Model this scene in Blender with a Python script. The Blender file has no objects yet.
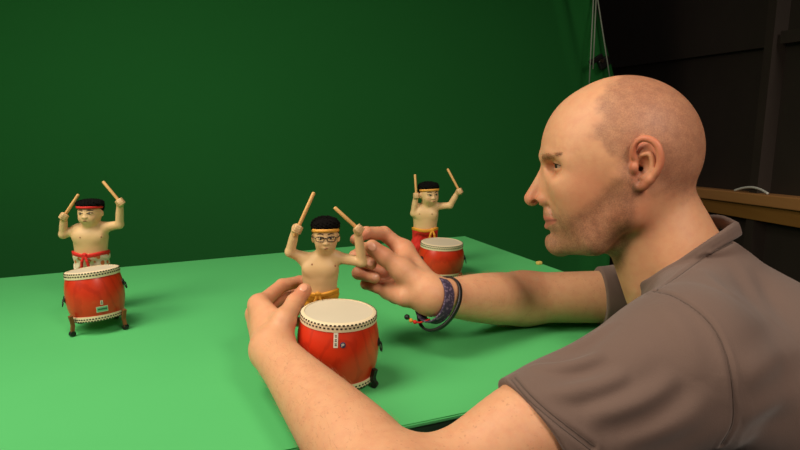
import bpy, bmesh, math, random
import numpy as np
from mathutils import Vector, Matrix
random.seed(3); rng = np.random.default_rng(5)
SC = bpy.context.scene
COL = SC.collection
PI = math.pi

# ------------------------------------------------------------------ camera
FPX = 650.0; TH = math.radians(11.1); CT, ST = math.cos(TH), math.sin(TH)
TABLE = 0.75; CAMZ = TABLE + 0.35
CAM = np.array([0, 0, CAMZ])
cam = bpy.data.cameras.new('camera'); cam.sensor_width = 36; cam.lens = FPX * 36 / 800
camo = bpy.data.objects.new('camera', cam); COL.objects.link(camo)
camo.location = (0, 0, CAMZ); camo.rotation_euler = (PI / 2 - TH, 0, 0)
cam.clip_start = 0.02; SC.camera = camo

def U(px, py, d):
    "point seen at (px,py) whose depth along the view axis is d"
    x = (px - 400) / FPX * d; y = (py - 225) / FPX * d
    return np.array([x, d * CT - y * ST, CAMZ - (y * CT + d * ST)])
def T(px, py, z=TABLE):
    w = U(px, py, 1) - CAM; return CAM + w * ((z - CAMZ) / w[2])
def V(px, py, Y):
    w = U(px, py, 1) - CAM; return CAM + w * (Y / w[1])
def PXY(p):
    p = np.asarray(p) - CAM
    d = p[1] * CT - p[2] * ST; y = -p[1] * ST - p[2] * CT
    return 400 + FPX * p[0] / d, 225 + FPX * y / d, d

# ------------------------------------------------------------------ objects
def tag(o, label=None, cat=None, group=None, kind=None):
    if label: o['label'] = label
    if cat: o['category'] = cat
    if group: o['group'] = group
    if kind: o['kind'] = kind
    return o
def empty(name, loc, label=None, cat=None, group=None):
    o = bpy.data.objects.new(name, None); COL.objects.link(o); o.location = loc
    o.empty_display_size = .02
    return tag(o, label, cat, group)
def world_of(o):
    L = Matrix.Translation(o.location)
    return L if o.parent is None else world_of(o.parent) @ o.matrix_parent_inverse @ L
def place(o, parent):
    if parent is not None:
        o.parent = parent; o.matrix_parent_inverse = world_of(parent).inverted()
def obj_np(name, V_, F_, m, parent=None, smooth=True):
    me = bpy.data.meshes.new(name)
    nv, nf = len(V_), len(F_)
    k = F_.shape[1]
    me.vertices.add(nv); me.vertices.foreach_set('co', np.ascontiguousarray(V_, dtype=np.float32).ravel())
    me.loops.add(nf * k); me.loops.foreach_set('vertex_index', np.ascontiguousarray(F_, dtype=np.int32).ravel())
    me.polygons.add(nf)
    me.polygons.foreach_set('loop_start', np.arange(0, nf * k, k, dtype=np.int32))
    me.polygons.foreach_set('loop_total', np.full(nf, k, dtype=np.int32))
    me.update(); me.validate()
    me.polygons.foreach_set('use_smooth', np.full(len(me.polygons), smooth))
    o = bpy.data.objects.new(name, me); COL.objects.link(o)
    if m: me.materials.append(m)
    place(o, parent)
    return o
def obj(name, bm, m, parent=None, smooth=False, angle=None):
    me = bpy.data.meshes.new(name); bmesh.ops.recalc_face_normals(bm, faces=bm.faces[:]); bm.to_mesh(me); bm.free()
    for mm in (m if isinstance(m, (list, tuple)) else [m]): me.materials.append(mm)
    if smooth or angle:
        me.polygons.foreach_set('use_smooth', np.full(len(me.polygons), True))
        if angle: me.set_sharp_from_angle(angle=math.radians(angle))
    o = bpy.data.objects.new(name, me); COL.objects.link(o)
    place(o, parent)
    return o
def attr(o, name, vals):
    a = o.data.attributes.new(name, 'FLOAT', 'POINT'); a.data.foreach_set('value', np.asarray(vals, dtype=np.float32))

# ------------------------------------------------------------------ materials
def srgb(r, g, b):
    f = lambda c: (c / 255 / 12.92) if c / 255 <= .04045 else ((c / 255 + .055) / 1.055) ** 2.4
    return (f(r), f(g), f(b), 1)
class NT:
    def __init__(s, name):
        s.m = bpy.data.materials.new(name); s.m.use_nodes = True; s.t = s.m.node_tree
        s.b = s.t.nodes['Principled BSDF']
    def n(s, typ, **kw):
        x = s.t.nodes.new(typ)
        for k, v in kw.items():
            if k in x.inputs: x.inputs[k].default_value = v
            else: setattr(x, k, v)
        return x
    def l(s, a, b): s.t.links.new(a, b)
    def mix(s, fac, a, b, blend='MIX'):
        x = s.t.nodes.new('ShaderNodeMix'); x.data_type = 'RGBA'; x.blend_type = blend
        for i, v in ((0, fac), (6, a), (7, b)):
            if hasattr(v, 'is_linked'): s.l(v, x.inputs[i])
            else: x.inputs[i].default_value = v
        return x.outputs[2]
    def math(s, op, a, b=0.0, c=None, clamp=False):
        x = s.t.nodes.new('ShaderNodeMath'); x.operation = op; x.use_clamp = clamp
        for i, v in enumerate((a, b) if c is None else (a, b, c)):
            if hasattr(v, 'is_linked'): s.l(v, x.inputs[i])
            else: x.inputs[i].default_value = v
        return x.outputs[0]
    def coord(s): return s.n('ShaderNodeTexCoord').outputs['Object']
    def noise(s, scale, detail=3.0, rough=.55, vec=None, dist=0.0):
        x = s.n('ShaderNodeTexNoise', Scale=scale, Detail=detail, Roughness=rough, Distortion=dist)
        s.l(vec if vec is not None else s.coord(), x.inputs['Vector']); return x.outputs['Fac']
    def ramp(s, fac, *stops):
        x = s.t.nodes.new('ShaderNodeValToRGB'); e = x.color_ramp.elements
        while len(e) < len(stops): e.new(.5)
        for q, (p, c) in zip(e, stops): q.position = p; q.color = c if len(c) == 4 else (*c, 1)
        s.l(fac, x.inputs[0]); return x.outputs[0]
    def bump(s, h, strength=.3, dist=.001):
        x = s.n('ShaderNodeBump', Strength=strength, Distance=dist); s.l(h, x.inputs['Height']); s.l(x.outputs[0], s.b.inputs['Normal'])
    def attr(s, name): return s.n('ShaderNodeAttribute', attribute_name=name).outputs['Fac']
    def col(s, c):
        if hasattr(c, 'is_linked'): s.l(c, s.b.inputs['Base Color'])
        else: s.b.inputs['Base Color'].default_value = c
    def set(s, **kw):
        for k, v in kw.items(): s.b.inputs[k].default_value = v
        return s.m
W3 = lambda v: (v, v, v, 1)
def simple(name, c, rough=.5, noise=.12, scale=60, **kw):
    t = NT(name); n = t.noise(scale)
    t.col(t.mix(n, tuple(x * (1 - noise) for x in c[:3]) + (1,), tuple(min(1, x * (1 + noise)) for x in c[:3]) + (1,)))
    return t.set(Roughness=rough, **kw)

def m_skin():
    t = NT('skin'); co = t.coord()
    n1 = t.noise(14, 4, .6, co); n2 = t.noise(90, 4, .65, co); n3 = t.noise(620, 3, .7, co)
    base = t.mix(n1, srgb(208, 150, 112), srgb(224, 170, 130))
    base = t.mix(t.math('MULTIPLY', t.ramp(n2, (.42, W3(0)), (.66, W3(1))), .35), base, srgb(206, 136, 104))
    base = t.mix(t.math('MULTIPLY', t.attr('red'), .85), base, srgb(188, 92, 66))
    # freckles
    v = t.n('ShaderNodeTexVoronoi', Scale=230.0); dn = t.n('ShaderNodeTexNoise', Scale=260.0); t.l(co, dn.inputs['Vector']); va = t.n('ShaderNodeVectorMath', operation='MULTIPLY_ADD'); t.l(dn.outputs['Color'], va.inputs[0]); va.inputs[1].default_value = (.004, .004, .004); t.l(co, va.inputs[2]); t.l(va.outputs[0], v.inputs['Vector'])
    fr = t.math('MULTIPLY', t.math('LESS_THAN', v.outputs['Distance'], .24), t.ramp(t.noise(70, 2, .5, co), (.44, W3(0)), (.62, W3(1))))
    base = t.mix(t.math('MULTIPLY', fr, t.math('MULTIPLY', t.attr('freckle'), .28)), base, srgb(150, 92, 62))
    # stubble
    sp = t.ramp(t.math('ADD', t.math('MULTIPLY', n3, .6), t.math('MULTIPLY', n2, .4)), (.36, W3(.45)), (.6, W3(1)))
    base = t.mix(t.math('MULTIPLY', t.attr('stubble'), t.math('MULTIPLY', sp, .60)), base, srgb(98, 64, 48))
    base = t.mix(t.math('MULTIPLY', t.attr('shaved'), t.math('MULTIPLY', sp, .62)), base, srgb(116, 78, 64))
    base = t.mix(t.attr('lip'), base, srgb(178, 96, 84))
    base = t.mix(t.attr('nail'), base, srgb(218, 158, 128))
    base = t.mix(t.attr('dark'), base, srgb(96, 52, 40))
    t.col(base)
    r = t.math('SUBTRACT', .52, t.math('MULTIPLY', t.attr('nail'), .22)); t.l(r, t.b.inputs['Roughness'])
    h = t.math('ADD', t.math('MULTIPLY', n3, .6), t.math('MULTIPLY', n2, .6)); t.bump(h, .25, .0012)
    return t.set(**{'Subsurface Weight': .2, 'Subsurface Radius': (.014, .004, .002), 'Subsurface Scale': .6, 'Specular IOR Level': .42})
def m_shirt():
    t = NT('shirt_cotton'); co = t.coord()
    n = t.noise(9, 3, .5, co); f = t.noise(900, 2, .6, co)
    b = t.mix(n, srgb(106, 87, 79), srgb(117, 96, 87))
    b = t.mix(t.math('MULTIPLY', t.attr('seam'), .55), b, srgb(70, 58, 52)); t.col(b)
    t.bump(t.math('ADD', f, t.math('MULTIPLY', t.noise(60, 4, .6, co), 1.2)), .25, .0012)
    return t.set(Roughness=.92, **{'Specular IOR Level': .15, 'Sheen Weight': .15})
def m_green(name, a, b, rough=.75, sc=3):
    t = NT(name); co = t.coord()
    c = t.mix(t.noise(sc, 4, .55, co), a, b); t.col(c)
    t.bump(t.noise(600, 2, .6, co), .08, .0008)
    return t.set(Roughness=rough, **{'Specular IOR Level': .2})
def m_wood(name, a, b, axis=0, sc=1.0, rough=.55):
    t = NT(name); mp = t.n('ShaderNodeMapping'); t.l(t.coord(), mp.inputs[0])
    s = [26 * sc] * 3; s[axis] = 1.6 * sc; mp.inputs['Scale'].default_value = s
    n = t.noise(1.5, 5, .6, mp.outputs[0], .6)
    t.col(t.mix(n, a, b)); return t.set(Roughness=rough)
def m_drum():
    t = NT('red_lacquer_wood'); co = t.coord()
    w = t.n('ShaderNodeTexWave', wave_type='RINGS', Scale=24.0, Distortion=9.0, Detail=3.0); w.inputs['Detail Scale'].default_value = 1.2
    mp = t.n('ShaderNodeMapping'); mp.inputs['Scale'].default_value = (1, 1, .5); t.l(co, mp.inputs[0]); t.l(mp.outputs[0], w.inputs['Vector'])
    fac = t.ramp(w.outputs['Fac'], (.05, W3(1)), (.3, W3(0)))
    b = t.mix(t.noise(30, 3, .6, co), srgb(196, 40, 14), srgb(222, 58, 24))
    t.col(t.mix(t.math('MULTIPLY', fac, .28), b, srgb(150, 22, 8)))
    return t.set(Roughness=.34, **{'Coat Weight': .25, 'Coat Roughness': .25})
M = {}
M['skin'] = m_skin(); M['shirt'] = m_shirt()
M['table_green'] = m_green('green_table_paint', srgb(80, 178, 102), srgb(88, 186, 110))
M['cloth_green'] = m_green('green_cloth', srgb(27, 98, 41), srgb(30, 105, 46), .9, 2)
M['edge'] = simple('dark_green_edge', srgb(26, 60, 36), .7)
M['black_wall'] = simple('black_paint', srgb(46, 37, 31), .7, .25, 8)
M['black_trim'] = simple('black_trim_paint', srgb(52, 42, 36), .65, .2, 12)
M['floor'] = simple('dark_floor', srgb(34, 31, 29), .8, .25, 6)
M['rail'] = m_wood('pale_pine', srgb(172, 118, 66), srgb(194, 140, 86), 1)
M['rail_low'] = m_wood('yellow_pine', srgb(138, 94, 40), srgb(158, 112, 54), 1)
M['white'] = simple('white_plastic', srgb(214, 212, 204), .5)
M['cord'] = simple('white_cord', srgb(150, 158, 144), .8)
M['black'] = simple('black_plastic', srgb(20, 19, 20), .45)
M['drum'] = m_drum()
M['hide'] = simple('cream_hide', srgb(226, 208, 172), .6, .05, 25)
M['hide_top'] = simple('drum_skin', srgb(206, 194, 170), .62, .05, 18)
M['stud'] = simple('black_studs', srgb(46, 34, 26), .4)
M['stand'] = m_wood('brown_stand', srgb(110, 58, 26), srgb(146, 84, 40), 2, 3)
M['fig'] = None
def m_fig():
    t = NT('painted_figurine_skin'); co = t.coord()
    b = t.mix(t.noise(40, 3, .5, co), srgb(208, 170, 120), srgb(220, 184, 136)); b = t.mix(t.attr('blush'), b, srgb(176, 112, 74))
    t.col(b); return t.set(Roughness=.5, **{'Subsurface Weight': .05, 'Subsurface Scale': .3, 'Subsurface Radius': (.006, .003, .0015)})
M['fig'] = m_fig()
M['fig_hair'] = simple('black_fuzz', srgb(12, 9, 8), .95, .3, 300, **{'Specular IOR Level': .12})
M['red'] = simple('red_cloth', srgb(206, 32, 22), .75, .1, 80)
M['gold'] = simple('gold_cloth', srgb(216, 150, 40), .6, .2, 120)
M['yellow_band'] = simple('yellow_band', srgb(226, 160, 62), .6, .1, 100)
M['stick'] = m_wood('stick_wood', srgb(206, 152, 88), srgb(226, 178, 112), 2, 2)
M['paint_dark'] = simple('painted_black', srgb(26, 18, 14), .5)
M['paint_brown'] = simple('painted_brown', srgb(70, 42, 26), .5)
M['paint_white'] = simple('painted_white', srgb(196, 172, 134), .4)
M['paint_lip'] = simple('painted_lip', srgb(140, 86, 56), .5)
M['nipple'] = simple('painted_nipple', srgb(160, 108, 74), .6)
M['glasses'] = simple('dark_frame', srgb(48, 34, 30), .35)
M['iris'] = simple('dark_iris', srgb(52, 40, 34), .15)
M['eyewhite'] = simple('eye_white', srgb(176, 146, 126), .15)
M['brow'] = simple('brow_hair', srgb(150, 104, 70), .8)
M['armhair'] = simple('arm_hair', srgb(176, 126, 84), .6)
M['band_purple'] = None
M['pants'] = simple('dark_trousers', srgb(38, 40, 48), .9)
M['shoe'] = simple('dark_shoe', srgb(30, 26, 24), .6)
M['label_white'] = simple('label_paper', srgb(222, 214, 196), .5, .03)
M['label_green'] = simple('label_green', srgb(120, 190, 150), .5, .03)
M['label_dark'] = simple('label_print', srgb(40, 62, 48), .5, .03)
M['label_blue'] = simple('badge_blue', srgb(46, 50, 84), .4, .03)
M['crumb'] = simple('yellow_scrap', srgb(214, 180, 96), .7)
def m_purple():
    t = NT('woven_purple_band'); co = t.coord()
    v = t.n('ShaderNodeTexNoise', Scale=260.0, Detail=1.0); t.l(co, v.inputs['Vector'])
    f = t.ramp(v.outputs['Fac'], (.56, W3(0)), (.6, W3(1)))
    t.col(t.mix(t.math('MULTIPLY', f, .7), srgb(62, 48, 74), srgb(136, 116, 140))); return t.set(Roughness=.8)
M['band_purple'] = m_purple()
def m_print(name, base, a):
    t = NT(name); co = t.coord()
    v = t.n('ShaderNodeTexVoronoi', Scale=95.0); mp = t.n('ShaderNodeMapping'); mp.inputs['Scale'].default_value = (1.1, 1.1, .8); t.l(co, mp.inputs[0]); t.l(mp.outputs[0], v.inputs['Vector'])
    f = t.ramp(v.outputs['Distance'], (.3, W3(1)), (.36, W3(0)))
    t.col(t.mix(f, base, a)); return t.set(Roughness=.8)
M['flame_print'] = m_print('white_cloth_with_flame_print', srgb(224, 208, 180), srgb(206, 112, 60))

# ------------------------------------------------------------------ implicit surfaces
class Pr:
    __slots__ = ('f', 'c', 'r', 'k', 'sub')
    def __init__(s, f, c, r, k, sub=False): s.f, s.c, s.r, s.k, s.sub = f, np.asarray(c, float), r, k, sub
def smin(a, b, k):
    if k <= 0: return np.minimum(a, b)
    h = np.maximum(k - np.abs(a - b), 0) / k
    return np.minimum(a, b) - h * h * k * .25
def smax(a, b, k): return -smin(-a, -b, k)
def cone(a, b, r1, r2, k=.006, sub=False):
    a = np.asarray(a, float); b = np.asarray(b, float); ab = b - a; L2 = float(ab @ ab) + 1e-12
    def f(P):
        t = np.clip((P - a) @ ab / L2, 0, 1)
        return np.linalg.norm(P - a - t[:, None] * ab, axis=1) - (r1 + t * (r2 - r1))
    return Pr(f, (a + b) / 2, math.sqrt(L2) / 2 + max(r1, r2), k, sub)
def chain(pts, rs, k=.006):
    return [cone(pts[i], pts[i + 1], rs[i], rs[i + 1], k) for i in range(len(pts) - 1)]
def poly(pts, rs, k=.006, sub=False):
    "one smooth tube through the points (no swelling at the joints)"
    cs = [cone(pts[i], pts[i + 1], rs[i], rs[i + 1]) for i in range(len(pts) - 1)]
    A = np.array([np.asarray(p, float) for p in pts]); c = (A.min(0) + A.max(0)) / 2; r = np.linalg.norm(A - c, axis=1).max() + max(rs)
    def f(P):
        d = cs[0].f(P)
        for q in cs[1:]: d = np.minimum(d, q.f(P))
        return d
    return [Pr(f, c, r, k, sub)]
def sp(pts, rs, k=.006, n=5):
    R_ = [float(x[0]) for x in spline([(r, 0, 0) for r in rs], n)]
    return poly(spline(pts, n), R_, k)
def ell(c, R, rad, k=.006, sub=False):
    c = np.asarray(c, float); R = np.asarray(R, float); rad = np.asarray(rad, float)
    def f(P):
        q = (P - c) @ R.T
        k0 = np.linalg.norm(q / rad, axis=1); k1 = np.linalg.norm(q / rad ** 2, axis=1) + 1e-9
        return k0 * (k0 - 1) / k1
    return Pr(f, c, rad.max(), k, sub)
def sph(c, r, k=.006, sub=False):
    c = np.asarray(c, float); return Pr(lambda P: np.linalg.norm(P - c, axis=1) - r, c, r, k, sub)
FAR = .05
def ev(prims, P, cc, cr, far=FAR):
    d = np.full(len(P), far)
    for p in prims:
        if np.linalg.norm(p.c - cc) - p.r - cr > far: continue
        v = p.f(P)
        d = smax(d, -v, p.k) if p.sub else smin(d, v, p.k)
    return d
def bounds(P):
    lo, hi = P.min(0), P.max(0); c = (lo + hi) / 2; return c, float(np.linalg.norm(hi - lo)) / 2
def surf(F, lo, hi, h, newton=2):
    lo = np.asarray(lo, float); hi = np.asarray(hi, float)
    B = 8; n = np.ceil((hi - lo) / (h * B)).astype(int)
    gi = np.stack(np.meshgrid(*[np.arange(k) for k in n], indexing='ij'), -1).reshape(-1, 3)
    # coarse pass in super blocks
    cen = lo + (gi + .5) * h * B
    act = np.zeros(len(gi), bool); R = h * B * .87
    sb = (gi // 4); key = sb[:, 0] * 10**6 + sb[:, 1] * 10**3 + sb[:, 2]
    order = np.argsort(key, kind='stable'); ks = key[order]; cuts = np.flatnonzero(np.diff(ks)) + 1
    for idx in np.split(order, cuts):
        P = cen[idx]; c, r = bounds(P)
        act[idx] = np.abs(F(P, c, r)) < R * 1.7 + .001
    gi = gi[act]; key = key[act]
    loc = np.stack(np.meshgrid(*[np.arange(B + 1)] * 3, indexing='ij'), -1).reshape(-1, 3)
    val = np.empty((len(gi), B + 1, B + 1, B + 1), np.float32)
    order = np.argsort(key, kind='stable'); ks = key[order]; cuts = np.flatnonzero(np.diff(ks)) + 1
    for idx in np.split(order, cuts):
        P = lo + h * (gi[idx][:, None, :] * B + loc[None]).reshape(-1, 3)
        c, r = bounds(P); val[idx] = F(P, c, r).reshape(len(idx), B + 1, B + 1, B + 1)
    s = val < 0
    offs = [(0,0,0),(1,0,0),(0,1,0),(1,1,0),(0,0,1),(1,0,1),(0,1,1),(1,1,1)]
    cnt = sum(s[:, a:a+B, b:b+B, c:c+B].astype(np.int8) for a, b, c in offs)
    blk, ci, cj, ck = np.nonzero((cnt > 0) & (cnt < 8))
    cv = np.stack([val[blk, ci + a, cj + b, ck + c] for a, b, c in offs], 1).astype(float)
    O = np.array(offs, float)
    acc = np.zeros((len(blk), 3)); num = np.zeros(len(blk))
    for i in range(8):
        for j in range(i + 1, 8):
            if np.abs(O[i] - O[j]).sum() != 1: continue
            a, b = cv[:, i], cv[:, j]; m = (a < 0) != (b < 0)
            t = np.where(m, a / np.where(m, a - b, 1), 0)
            acc += np.where(m[:, None], O[i] + t[:, None] * (O[j] - O[i]), 0); num += m
    g = gi[blk] * B + np.stack([ci, cj, ck], 1)
    Vt = lo + h * (g + acc / num[:, None])
    N = (n * B + 2)
    gid = (g[:, 0].astype(np.int64) * N[1] + g[:, 1]) * N[2] + g[:, 2]
    so = np.argsort(gid); gs = gid[so]
    def look(gg):
        i = (gg[:, 0].astype(np.int64) * N[1] + gg[:, 1]) * N[2] + gg[:, 2]
        p = np.clip(np.searchsorted(gs, i), 0, len(gs) - 1); return np.where(gs[p] == i, so[p], -1)
    faces = []
    for ax in range(3):
        far = [1, 2, 4][ax]
        m = (cv[:, 0] < 0) != (cv[:, far] < 0)
        gg = g[m]; neg = cv[m, 0] < 0
        b, c = (ax + 1) % 3, (ax + 2) % 3
        eb = np.eye(3, dtype=int)[b]; ec = np.eye(3, dtype=int)[c]
        q = np.stack([look(gg - eb - ec), look(gg - ec), look(gg), look(gg - eb)], 1)
        q = np.where(neg[:, None], q, q[:, ::-1]); faces.append(q[(q >= 0).all(1)])
    Fc = np.concatenate(faces)
    if newton:
        order = np.argsort((g[:, 0] // 32) * 10**8 + (g[:, 1] // 32) * 10**4 + g[:, 2] // 32, kind='stable')
        kk = ((g[:, 0] // 32) * 10**8 + (g[:, 1] // 32) * 10**4 + g[:, 2] // 32)[order]
        cuts = np.flatnonzero(np.diff(kk)) + 1; e = h * .3
        for _ in range(newton):
            for idx in np.split(order, cuts):
                P = Vt[idx]; c, r = bounds(P); r += h
                d0 = F(P, c, r); G = np.stack([(F(P + e * np.eye(3)[i], c, r) - F(P - e * np.eye(3)[i], c, r)) / (2 * e) for i in range(3)], 1)
                g2 = (G * G).sum(1) + .05
                st = -(d0 / g2)[:, None] * G
                L = np.linalg.norm(st, axis=1, keepdims=True); st *= np.minimum(1, h * .5 / (L + 1e-12))
                Vt[idx] = P + st
    return Vt, Fc
def prims_box(prims, pad=.01):
    c = np.array([p.c for p in prims if not p.sub]); r = np.array([[p.r] for p in prims if not p.sub])
    return (c - r).min(0) - pad, (c + r).max(0) + pad
def blob(name, prims, h, m, parent=None, extra=None):
    lo, hi = prims_box(prims)
    F = (lambda P, c, r: ev(prims, P, c, r)) if extra is None else (lambda P, c, r: extra(P, ev(prims, P, c, r)))
    v, f = surf(F, lo, hi, h)
    return obj_np(name, v, f, m, parent)
def raycast(F, px, py, dmin=.3, dmax=1.4):
    w = U(px, py, 1) - CAM; L = np.linalg.norm(w); w = w / L; t = dmin
    for _ in range(160):
        P = (CAM + w * t)[None]; d = F(P, P[0], 0.0)[0]
        if d < 2e-4: return CAM + w * t
        t += d * .7
        if t > dmax: break
    return None

# ------------------------------------------------------------------ small mesh helpers
def add_box(bm, c, s, R=None, bev=0):
    r = bmesh.ops.create_cube(bm, size=1); vs = r['verts']
    Mx = Matrix.Translation(Vector(c)) @ (R.to_4x4() if R is not None else Matrix()) @ Matrix.Diagonal((*s, 1))
    bmesh.ops.transform(bm, matrix=Mx, verts=vs)
    if bev: bmesh.ops.bevel(bm, geom=list({e for v in vs for e in v.link_edges}), offset=bev, segments=2, affect='EDGES', profile=.5)
def add_tube(bm, pts, rad, seg=10, closed=False, cap=True):
    pts = [Vector(p) for p in pts]; n = len(pts); rad = rad if isinstance(rad, (list, tuple)) else [rad] * n
    rings = []; ref = None
    for i, p in enumerate(pts):
        if closed: t = pts[(i + 1) % n] - pts[i - 1]
        else: t = pts[min(i + 1, n - 1)] - pts[max(i - 1, 0)]
        t.normalize()
        if ref is None: ref = Vector((0, 0, 1)) if abs(t.z) < .9 else Vector((1, 0, 0))
        u = ref - t * ref.dot(t); u.normalize(); ref = u; w = t.cross(u)
        rings.append([bm.verts.new(p + (u * math.cos(2 * PI * k / seg) + w * math.sin(2 * PI * k / seg)) * rad[i]) for k in range(seg)])
    for i in range(n if closed else n - 1):
        a, b = rings[i], rings[(i + 1) % n]
        for k in range(seg): bm.faces.new((a[k], a[(k + 1) % seg], b[(k + 1) % seg], b[k]))
    if cap and not closed:
        bm.faces.new(rings[0][::-1]); bm.faces.new(rings[-1])
def add_lathe(bm, prof, seg=64, o=(0, 0, 0), R=None, cap=True):
    o = Vector(o); rings = []
    for r, z in prof:
        ring = []
        for k in range(seg):
            p = Vector((r * math.cos(2 * PI * k / seg), r * math.sin(2 * PI * k / seg), z))
            ring.append(bm.verts.new(o + (R @ p if R is not None else p)))
        rings.append(ring)
    for a, b in zip(rings, rings[1:]):
        for k in range(seg): bm.faces.new((a[k], a[(k + 1) % seg], b[(k + 1) % seg], b[k]))
    if cap: bm.faces.new(rings[0][::-1]); bm.faces.new(rings[-1])
def spline(pts, n=8):
    P = [np.asarray(p, float) for p in pts]; out = []
    for i in range(len(P) - 1):
        p0, p1, p2, p3 = P[max(i - 1, 0)], P[i], P[i + 1], P[min(i + 2, len(P) - 1)]
        for k in range(n):
            t = k / n; out.append(.5 * ((2 * p1) + (p2 - p0) * t + (2 * p0 - 5 * p1 + 4 * p2 - p3) * t * t + (3 * p1 - p0 - 3 * p2 + p3) * t ** 3))
    out.append(P[-1]); return out
def unit(v): v = np.asarray(v, float); return v / np.linalg.norm(v)

# ================================================================== SETTING
bm = bmesh.new(); add_box(bm, (0, 1.2, -.05), (6.0, 6.6, .1)); tag(obj('floor', bm, M['floor']), 'dark studio floor', 'floor', kind='structure')
WX = 1.12
bm = bmesh.new(); add_box(bm, (WX + .05, 1.2, 1.5), (.1, 6.6, 3.0)); tag(obj('wall_right', bm, M['black_wall']), 'black painted wall on the right', 'wall', kind='structure')
bm = bmesh.new(); add_box(bm, (-.88, 4.45, 1.5), (4.2, .1, 3.0)); tag(obj('wall_back', bm, M['black_wall']), 'black wall behind the green backdrop', 'wall', kind='structure')
# panel boards & posts on the right wall
def wall_pt(px, py):
    w = U(px, py, 1) - CAM; return CAM + w * ((WX - .0) / w[0])
yp = wall_pt(776, 100)[1]
zl = wall_pt(700, 57)[2]
bm = bmesh.new(); add_box(bm, (WX - .012, 2.2 + 1.09, zl + .8), (.024, 2.18 + (2.2 - yp) * 2 - .12, 1.6)) if False else add_box(bm, (WX - .011, (yp + .03 + 4.35) / 2, zl + .75), (.022, 4.35 - yp - .03, 1.5))
tag(obj('trim_1', bm, M['black_wall']), 'black upper wall panel', 'wall panel', kind='structure')
bm = bmesh.new(); add_box(bm, (WX - .02, yp, 1.5), (.04, .045, 3.0)); tag(obj('trim_2', bm, M['black_trim']), 'black upright batten on the right wall', 'batten', kind='structure')
bm = bmesh.new(); add_box(bm, (WX - .015, yp - .35, zl + .02), (.03, .62, .035)); tag(obj('trim_3', bm, M['black_trim']), 'black cross batten on the right wall', 'batten', kind='structure')

# wooden rail along the wall: pale top board over a darker lower board
ra_, rb_ = wall_pt(700, 191.2), wall_pt(800, 202.2); rax = Vector(unit(ra_ - rb_)); rxx = Vector((1, 0, 0)); rzz = rxx.cross(rax); rzz.normalize()
RR = Matrix((rxx, rax, rzz)).transposed()
rc = Vector((ra_ + rb_) / 2); rail = empty('wooden_rail', rc, 'pale wooden rail fixed along the black wall behind the man', 'rail')
RP = lambda x, y, z: rc + rxx * x + rax * y + rzz * z
bm = bmesh.new(); add_box(bm, RP(-.032, 0, 0), (.064, 2.2, .034), RR, .003); obj('top_board', bm, M['rail'], rail)
bm = bmesh.new(); add_box(bm, RP(-.024, 0, -.041), (.046, 2.2, .046), RR, .002); obj('lower_board', bm, M['rail_low'], rail)
cy = [(Vector(wall_pt(q, 195)) - rc).dot(rax) for q in (752, 760, 769, 778, 787)]
bm = bmesh.new(); add_tube(bm, spline([RP(-.056 + .004 * math.sin(t * 3), y_, .0208 + .014 * math.sin(t * PI)) for t, y_ in zip((0, .25, .5, .75, 1), cy)]), .0035, 8)
tag(obj('cable', bm, M['white'], smooth=True), 'white cable lying on top of the wooden rail', 'cable')

# ------------------------------------------------------------------ table
nrm = np.array([-.385, .923]); tdir = np.array([.923, .385])
cBR = T(465, 236)[:2]; near0 = T(288, 450)[:2]; near1 = T(460, 414)[:2]
nd = unit(near1 - near0); bd = unit(cBR - T(0, 278)[:2]); rd = unit(T(560, 270)[:2] - cBR)
pB = cBR; pBL = cBR - bd * 1.75; pNL = near0 - nd * 1.25
cut1 = cBR + rd * .44; cut0 = near0 + nd * ((.275 - near0[0]) / nd[0])
outline = [pBL, pNL, cut0, cut1, pB]
def slab(bm, poly, z0, z1, bev=0):
    a = [bm.verts.new((p[0], p[1], z0)) for p in poly]; b = [bm.verts.new((p[0], p[1], z1)) for p in poly]
    bm.faces.new(a[::-1]); bm.faces.new(b); n = len(poly)
    for i in range(n): bm.faces.new((a[i], a[(i + 1) % n], b[(i + 1) % n], b[i]))
    if bev: bmesh.ops.bevel(bm, geom=bm.edges[:], offset=bev, segments=2, affect='EDGES')
cen = np.mean(outline, 0)
table = empty('table', (cen[0], cen[1], 0), 'bright green painted table holding the drums and drummer figurines', 'table')
bm = bmesh.new(); slab(bm, outline, TABLE - .006, TABLE, .0015); obj('tabletop', bm, M['table_green'], table)
ins = [p + unit(cen - p) * .006 for p in map(np.array, outline)]
bm = bmesh.new(); slab(bm, ins, TABLE - .034, TABLE - .0062); obj('edge_frame', bm, M['edge'], table)
for p in (pBL, pNL, cut0 - nd * .12, pB):
    q = p + unit(cen - p) * .12
    bm = bmesh.new(); add_box(bm, (q[0], q[1], (TABLE - .035) / 2), (.05, .05, TABLE - .035), bev=.003); obj('leg', bm, M['edge'], table)

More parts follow.
